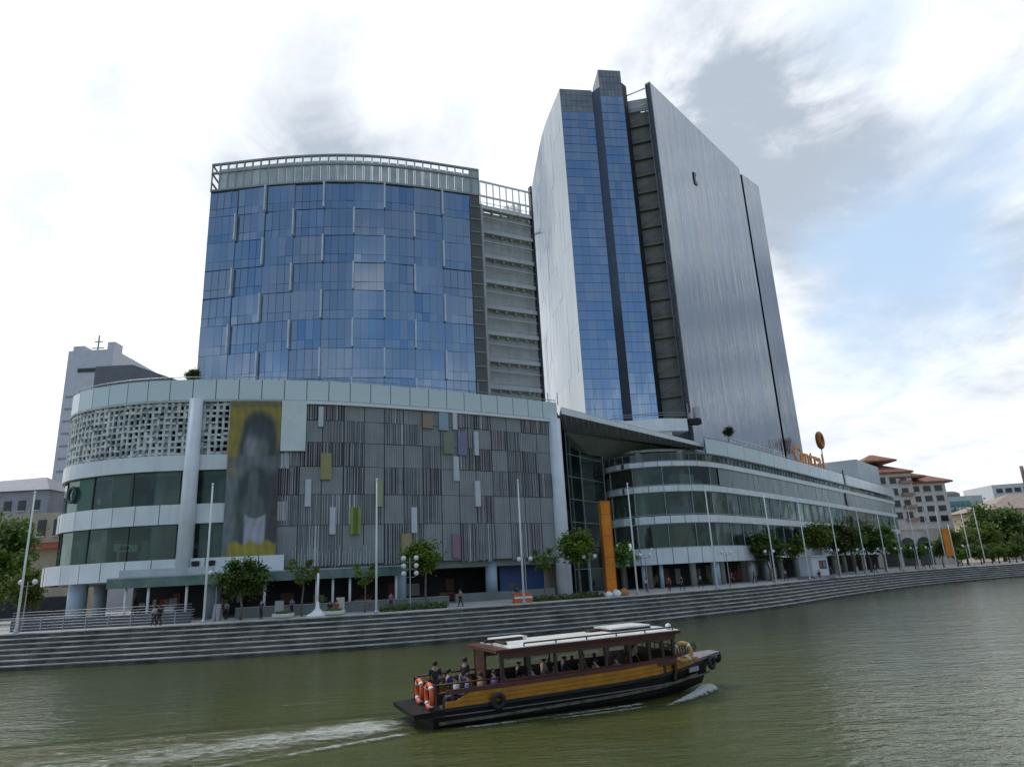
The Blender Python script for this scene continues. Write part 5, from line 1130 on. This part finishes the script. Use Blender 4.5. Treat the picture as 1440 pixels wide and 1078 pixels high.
def side_ribbon(x0, x1, dz0, dz1, o0, o1, m, nm, parent=bo, n=26):
    for s in (-1, 1):
        mb = MB(); vs = []
        for i in range(n+1):
            x = x0+(x1-x0)*i/n; w_, zs = hw(x)
            f_ = min(1, i/2, (n-i)/3+.25) if dz1-dz0 > .2 else 1
            vs += [(x, s*(w_+o0), zs+dz0), (x, s*(w_+o1), zs+dz0), (x, s*(w_+o1), zs+dz0+(dz1-dz0)*max(f_, .45)), (x, s*(w_+o0), zs+dz0+(dz1-dz0)*max(f_, .45))]
        mb.mesh(vs, [(4*i+k, 4*i+4+k, 4*i+4+(k+1) % 4, 4*i+(k+1) % 4) for i in range(n) for k in range(4)]+[(0, 1, 2, 3), (4*n+3, 4*n+2, 4*n+1, 4*n)]); mb.build(nm, m, parent)
side_ribbon(.45, 12.5, .04, .50, -.06, .02, stripe_m, 'hull_stripe'); side_ribbon(.5, 12.4, .505, .66, -.10, .035, wood, 'gunwale'); side_ribbon(0, 13.4, -.06, .05, -.02, .07, black_m, 'rubbing_strake'); side_ribbon(.9, 12.2, .185, .2, 0, .026, flat('stripe seam', (.16, .06, .004)), 'plank_seam'); side_ribbon(.9, 12.2, .335, .35, 0, .026, flat('stripe seam', (.16, .06, .004)), 'plank_seam'); side_ribbon(.2, 12.4, -.50, -.40, -.10, .0, mat('waterline scum', (.10, .095, .06), .8, var=.5, scale=3), 'waterline_stain')
# stern platform and bow prow
mb = MB(); mb.hexa([(-.75, -1.72, .42), (.4, -1.74, .42), (.4, 1.74, .42), (-.75, 1.72, .42)], [(-.8, -1.75, .60), (.4, -1.76, .62), (.4, 1.76, .62), (-.8, 1.75, .60)]); mb.build('stern_platform', hullm, bo)
mb = MB(); mb.hexa([(12.2, -.95, 1.0), (14.0, -.34, 1.10), (14.0, .34, 1.10), (12.2, .95, 1.0)], [(12.2, -.98, 1.12), (14.05, -.38, 1.26), (14.05, .38, 1.26), (12.2, .98, 1.12)]); mb.build('prow', mat('grey prow deck', (.22, .21, .24), .6, var=.15, scale=3), bo)
for c, ax in (((2.45, -1.98, .72), (0, 1, 0)), ((14.12, 0, 1.02), (1, 0, 0)), ((13.35, -.62, .86), (.5, -1, 0)), ((13.35, .62, .86), (.5, 1, 0))):
    mb = MB(); mb.torus(c, .22, .10, ax, 16, 8); mb.build('tyre_fender', black_m, bo)
mb = MB(); mb.box((12.1, -.98, .74), (.75, .03, .2), .38); mb.build('nameplate', flat('pale plate', (.30, .31, .34)), bo)
# cabin
X0, X1, ZR = 2.75, 10.9, 2.52
for s in (-1, 1):
    y = s*1.62
    for i, x in enumerate((2.8, 3.95, 5.1, 6.25, 7.4, 8.55, 9.5, 10.2, 10.75)):
        mb = MB(); mb.box((x, y*(1 if x < 9.6 else .97), 1.62), (.13, .1, 1.75)); mb.build('post', wood2, bo)
    mb = MB(); mb.box((6.8, y, 1.28), (8.0, .07, .26)); mb.build('side_rail', wood, bo)
    mb = MB(); mb.box((6.8, y+s*.02, 2.31), (8.1, .09, .34)); mb.build('fascia', wood, bo)
    for i, x in enumerate((3.4, 4.5, 5.7, 6.8, 8.0)):
        mb = MB(); mb.box((x, y-s*.12, 2.05), (.72, .03, .17)); mb.build('valance', mat('canvas blind', (.38, .36, .27), .8), bo)
for s in (-1, 1):
    for x in (9.85, 10.48):
        mb = MB()
        for zz_ in (1.45, 1.85, 2.15): mb.box((x, s*1.58, zz_), (.60, .05, .05))
        mb.build('window_frame', wood2, bo)
mb = MB(); mb.hexa([(X0-.25, -1.84, ZR-.14), (X1+.15, -1.84, ZR-.14), (X1+.15, 1.84, ZR-.14), (X0-.25, 1.84, ZR-.14)], [(X0-.25, -1.86, ZR-.02), (X1+.15, -1.86, ZR-.02), (X1+.15, 1.86, ZR-.02), (X0-.25, 1.86, ZR-.02)]); mb.build('roof_frame', wood, bo)
mb = MB(); prof = [(-1.80, 0), (-1.2, .05), (0, .08), (1.2, .05), (1.80, 0)]
vs = [(x, y, ZR+z-.0) for x in (X0+.35, X1+.12) for y, z in prof]+[(x, y, ZR-.02+.0) for x in (X0+.35, X1+.12) for y, z in prof]
mb.mesh(vs, [(i, i+1, i+6, i+5) for i in range(4)]+[(10+i+1, 10+i, 15+i, 15+i+1) for i in range(4)]+[(0, 10, 11, 12, 13, 14, 4, 3, 2, 1), (5, 6, 7, 8, 9, 19, 18, 17, 16, 15), (0, 5, 15, 10), (4, 14, 19, 9)]); rf = mb.build('roof', roofw, bo)
mb = MB(); mb.tube([(X0+1.0, -1.70, ZR+.13), (X1-.1, -1.70, ZR+.13)], .035, 6); 
for i in range(6): mb.tube([(X0+1.0+i*1.4, -1.70, ZR), (X0+1.0+i*1.4, -1.70, ZR+.13)], .03, 5)
mb.build('roof_rail', wood2, rf)
mb = MB(); mb.box((X0+.9, .35, ZR+.14), (1.7, .22, .12)); mb.box((X0+.5, -.2, ZR+.1), (.14, 1.5, .12)); mb.build('roof_beam', wood2, rf)
mb = MB(); mb.box((X0+1.3, .9, ZR+.16), (1.5, .9, .08)); mb.build('roof_hatch', roofw, rf)
mb = MB(); mb.box((X1-1.5, .3, ZR+.20), (2.0, 1.6, .07)); mb.build('roof_hatch', roofw, rf)
mb = MB(); mb.box((X1-1.5, .3, ZR+.115), (2.1, 1.5, .08)); mb.box((X1-2.9, .5, ZR+.12), (.5, .5, .12)); mb.build('roof_beam', wood2, rf)
mb = MB(); mb.lathe((X1-.15, -1.4, ZR+.05), [(.12, 0), (.12, .16), (.04, .22)], 10); mb.build('lamp', white_m, rf)
for s in (-1, 1):
    mb = MB(); mb.box((6.0, s*1.28, .62), (6.2, .42, .42)); mb.box((6.0, s*1.52, 1.0), (6.2, .06, .5)); mb.build('bench', wood2, bo)
mb = MB(); mb.box((2.8, 1.0, 1.4), (.09, 1.3, 1.9)); mb.build('cabin_bulkhead', wood, bo)
mb = MB(); mb.box((9.2, .75, 1.2), (.12, 1.3, 1.5)); mb.box((10.75, 0, 1.1), (.1, 3.0, 1.2)); mb.build('wheelhouse_panel', wood2, bo)
# stern seats and rail
for y_ in (.95, -1.15): mb = MB(); mb.box((1.35, y_, .62), (1.6, .5, .42)); mb.build('stern_seat', wood2, bo)
for s in (-1, 1):
    mb = MB()
    for zz_ in (1.18, 1.48): mb.tube([(.1, s*1.60, zz_), (2.75, s*1.66, zz_)], .035, 6)
    mb.build('stern_rail', wood, bo)
mb = MB()
for zz_ in (.95, 1.22, 1.48): mb.tube([(.1, -1.6, zz_), (.1, 1.6, zz_)], .035, 6)
mb.build('stern_rail', wood, bo)
for y in (-1.6, -.85, 0, .85, 1.6):
    mb = MB(); mb.box((.1, y, 1.05), (.08, .08, .95)); mb.build('rail_post', wood, bo)
for s in (-1, 1):
    for x in (.75, 1.45, 2.1):
        mb = MB(); mb.box((x, s*1.62, 1.05), (.07, .07, .9)); mb.build('rail_post', wood, bo)
# bow rail: slatted fan either side
for s in (-1, 1):
    mb = MB(); P_ = []
    for i in range(9):
        x = 10.95+i*.2; w_, zs = hw(x); top = zs+1.12-.07*i; P_.append((x+.05, s*(w_-.08), top)); mb.tube([(x, s*(w_-.06), zs+.55), (x+.02-.015*i, s*(w_-.07), zs+.85), (x+.05, s*(w_-.08), top)], .028, 5)
    mb.tube(P_, .035, 6); mb.build('bow_rail', wood2, bo)
def to_world(x, y, z):
    bpy.context.view_layer.update(); return bo.matrix_world @ Vector((x, y, z))
def buoy(x, y, z, rz, m, lab, grp, r_=.36):
    p_ = to_world(x, y, z); o = empty('lifebuoy', p_, lab, 'lifebuoy', grp, YAW+rz)
    mb = MB(); mb.torus((0, 0, 0), r_, .095, (1, 0, 0), 24, 10); mb.build('ring', m, o)
    for k in range(4):
        t_ = math.pi*(.25+.5*k); mb = MB(); pts = [(0, r_*math.cos(t_+e), r_*math.sin(t_+e)) for e in (-.12, 0, .12)]; mb.tube(pts, .102, 10); mb.build('band', white_m, o)
buoy(-.02, .35, 1.08, 0, lifeo, 'orange lifebuoy on the stern rail, left one', 'lifebuoys on the stern rail', .40); buoy(-.02, -1.15, 1.08, 0, lifeo, 'orange lifebuoy on the stern rail, right one', 'lifebuoys on the stern rail', .40)
buoy(11.35, -1.38, 1.55, R(62), lifey, 'tan lifebuoy on the bow rail of the boat', None, .36)
GB = 'passengers on the boat'
for x, y, rz, kind, sh_, tr_, lab in ((.65, .45, -.3, 'stand', 'black', 'black', 'standing passenger in black nearest the stern lifebuoys'), (1.05, -1.1, 1.57, 'sit', 'white', 'navy', 'seated passenger in white at the near stern rail'), (1.35, .95, -1.57, 'sit', 'navy', 'black', 'seated passenger in navy on the far stern seat'),
        (1.55, -1.1, 1.57, 'sit', 'blue', 'navy', 'seated passenger in blue between the white and tan shirts'), (2.05, -1.12, 1.57, 'sit', 'tan', 'khaki', 'seated passenger in tan at the near stern rail'), (1.95, .55, -1.2, 'stand', 'black', 'navy', 'standing passenger in black beside the cabin bulkhead'), (1.95, .98, -1.57, 'sit', 'khaki', 'black', 'seated passenger in khaki beside the cabin bulkhead'),
        (2.65, -1.1, 1.7, 'sit', 'purple', 'black', 'seated passenger in purple at the cabin entrance'), (3.05, -1.0, 1.4, 'sit', 'violet', 'navy', 'seated passenger in violet just inside the cabin'),
        (4.2, -1.22, 1.57, 'sit', 'lightblue', 'navy', 'seated passenger in light blue by the cabin side'), (5.25, -1.22, 1.57, 'sit', 'pink', 'black', 'seated passenger in pink by the cabin side'), (6.4, -1.22, 1.57, 'sit', 'black', 'black', 'seated passenger in black between pink and white shirts'), (7.1, -1.22, 1.57, 'sit', 'white', 'navy', 'seated passenger in white shirt midway along the cabin'), (8.1, -1.22, 1.57, 'sit', 'grey', 'black', 'seated passenger in grey near the wheelhouse'),
        (4.6, 1.22, -1.57, 'sit', 'black', 'navy', 'passenger in black on the far bench behind the light blue shirt'), (5.8, 1.22, -1.57, 'sit', 'cream', 'navy', 'passenger in cream on the far bench'), (6.8, 1.22, -1.57, 'sit', 'navy', 'black', 'passenger in navy on the far bench'), (7.7, 1.22, -1.57, 'sit', 'tan', 'navy', 'passenger in tan on the far bench near the wheelhouse'), (9.8, .2, -1.57, 'stand', 'white', 'black', 'boat driver in white standing in the wheelhouse')):
    zz_ = .42 if kind == 'stand' else .40
    person(to_world(x, y, zz_), YAW+rz, kind, sh_, tr_, lab, GB, rnd.randrange(2))
# second boat entering at the right edge
b2 = copy_tree(bo); b2.location = (124.5, 152.2, 0); b2.rotation_euler = (0, 0, math.atan2(-.3, -.95)); b2['label'] = 'dark bow of a second river boat cut off by the right edge'

# ------------------------------------------------------------------ foam
H_ = Vector((.925, .38)).normalized(); NN = Vector((-H_.y, H_.x)); O_ = Vector((-4.14, 29.24))
def L2(x, y): q = O_+H_*x+NN*y; return q
fmb_v, fmb_f, fmb_c = [], [], []
def foam(pts, wid, den, n=24, nv=6, hgt=(0, 0)):
    pts = [Vector(p_[:2]) for p_ in pts]; cv = Cv(pts, 60); base = len(fmb_v)
    for i in range(n+1):
        t_ = i/n; k = t_*(len(wid)-1); a = int(min(k, len(wid)-2)); f_ = k-a; w_ = wid[a]*(1-f_)+wid[a+1]*f_; d_ = den[a]*(1-f_)+den[a+1]*f_
        for j in range(nv+1):
            u_ = j/nv*2-1; q = cv.p(cv.len*t_, u_*w_/2); kh = t_*(len(hgt)-1); ah = int(min(kh, len(hgt)-2)); fmb_v.append((q.x, q.y, .012+len(fmb_c)*1e-7+(hgt[ah]*(1-kh+ah)+hgt[ah+1]*(kh-ah))*(1-u_*u_)*(1+.35*math.sin(i*2.1+j)))); fmb_c.append(d_*(1-u_*u_)*min(1, 8*t_, 8*(1-t_)))
    for i in range(n):
        for j in range(nv): fmb_f.append((base+i*(nv+1)+j, base+i*(nv+1)+j+1, base+(i+1)*(nv+1)+j+1, base+(i+1)*(nv+1)+j))
foam([L2(.3, 0), L2(-4, -.1), L2(-9, -.3), L2(-17, -.6)], [3.4, 5.2, 7.2, 10.0], [1.1, .80, .64, .52], 60, 14, (.10, .06, .03, 0))
foam([L2(.3, -1.7), L2(-3, -2.3), L2(-8, -3.2), L2(-14, -4.2)], [.5, .8, 1.0, 1.3], [1.0, .8, .62, .45], 40, 6, (.06, .04, 0))
foam([L2(.3, 1.7), L2(-4, 2.3), L2(-9, 3.2), L2(-16, 4.6)], [.5, .8, 1.2, 1.6], [.6, .5, .42, .35])
foam([L2(13.3, -.3), L2(12.9, -.9), L2(11.6, -1.9), L2(10.0, -2.7), L2(8.6, -3.3)], [.6, 1.1, .9, .6, .4], [1.3, 1.45, 1.2, .9, .5], 40, 8, (.10, .26, .16, .07, 0))
foam([L2(13.3, .3), L2(12.6, 1.2), L2(10.8, 2.3)], [.5, .5, .4], [.9, .8, .3])
foam([L2(9.5, -2.0), L2(7.5, -2.25), L2(5, -2.3), L2(2, -2.2), L2(0, -2.0)], [.45, .55, .5, .5, .6], [.95, .8, .65, .7, .95], 40, 6, (.05, .05, .03))
foam([atz(760, 1012, 0).xy, atz(860, 1000, 0).xy, atz(930, 990, 0).xy], [.3, .4, .3], [.6, .9, .6])
foam([atz(620, 1040, 0).xy, atz(730, 1022, 0).xy, atz(800, 1012, 0).xy], [.4, .4, .2], [.5, .35, .3])
for pts, w_, d_ in ((((-20, 1024), (60, 1019), (120, 1012)), 1.3, .72), (((190, 1003), (250, 1002), (310, 1000)), .7, .55), (((385, 993), (440, 988), (485, 985)), .7, .6), (((60, 1040), (160, 1035), (260, 1028)), .8, .5), (((0, 1062), (120, 1058), (260, 1045)), 1.2, .5), (((300, 1018), (380, 1012), (430, 1008)), .6, .45), (((-10, 1075), (100, 1076), (220, 1070)), .8, .42)):
    foam([atz(x, y, 0).xy for x, y in pts], [w_*.4, w_, w_*.5], [d_, d_, d_*.8])
foam([(109, 147.5), (113, 147.8), (118, 149)], [.8, 1.2, 1.2], [1, .9, .7])
me = bpy.data.meshes.new('wake_foam'); me.from_pydata(fmb_v, [], fmb_f); ca = me.color_attributes.new('d', 'FLOAT_COLOR', 'POINT'); ca.data.foreach_set('color', [x for d_ in fmb_c for x in (d_, d_, d_, 1)])
fm = bpy.data.materials.new('foam'); fm.use_nodes = True; t = fm.node_tree; t.nodes.clear(); g = N(t, 'ShaderNodeNewGeometry'); vc = N(t, 'ShaderNodeVertexColor', layer_name='d')
mp = N(t, 'ShaderNodeMapping'); t.links.new(g.outputs['Position'], mp.inputs[0]); mp.inputs['Rotation'].default_value = (0, 0, -YAW); mp.inputs['Scale'].default_value = (.45, 1.1, 1)
nn_ = M2(t, 'ADD', M2(t, 'MULTIPLY', noise(t, mp.outputs[0], 1.6, 9, .72, .9), .65), M2(t, 'MULTIPLY', noise(t, mp.outputs[0], 7., 6, .75), .35))
df = N(t, 'ShaderNodeBsdfDiffuse'); df.inputs[0].default_value = (.50, .53, .48, 1); tr = N(t, 'ShaderNodeBsdfTransparent'); mx = N(t, 'ShaderNodeMixShader')
t.links.new(MR(t, M2(t, 'ADD', nn_, M2(t, 'MULTIPLY', vc.outputs[0], .40)), .66, .96, 0, .8), mx.inputs[0]); t.links.new(tr.outputs[0], mx.inputs[1]); t.links.new(df.outputs[0], mx.inputs[2])
o_ = N(t, 'ShaderNodeOutputMaterial'); t.links.new(mx.outputs[0], o_.inputs[0]); me.materials.append(fm)
o = bpy.data.objects.new('wake_foam', me); COL.objects.link(o); tag(o, 'broken white foam of the boat wake on the green river', 'foam', kind='stuff')
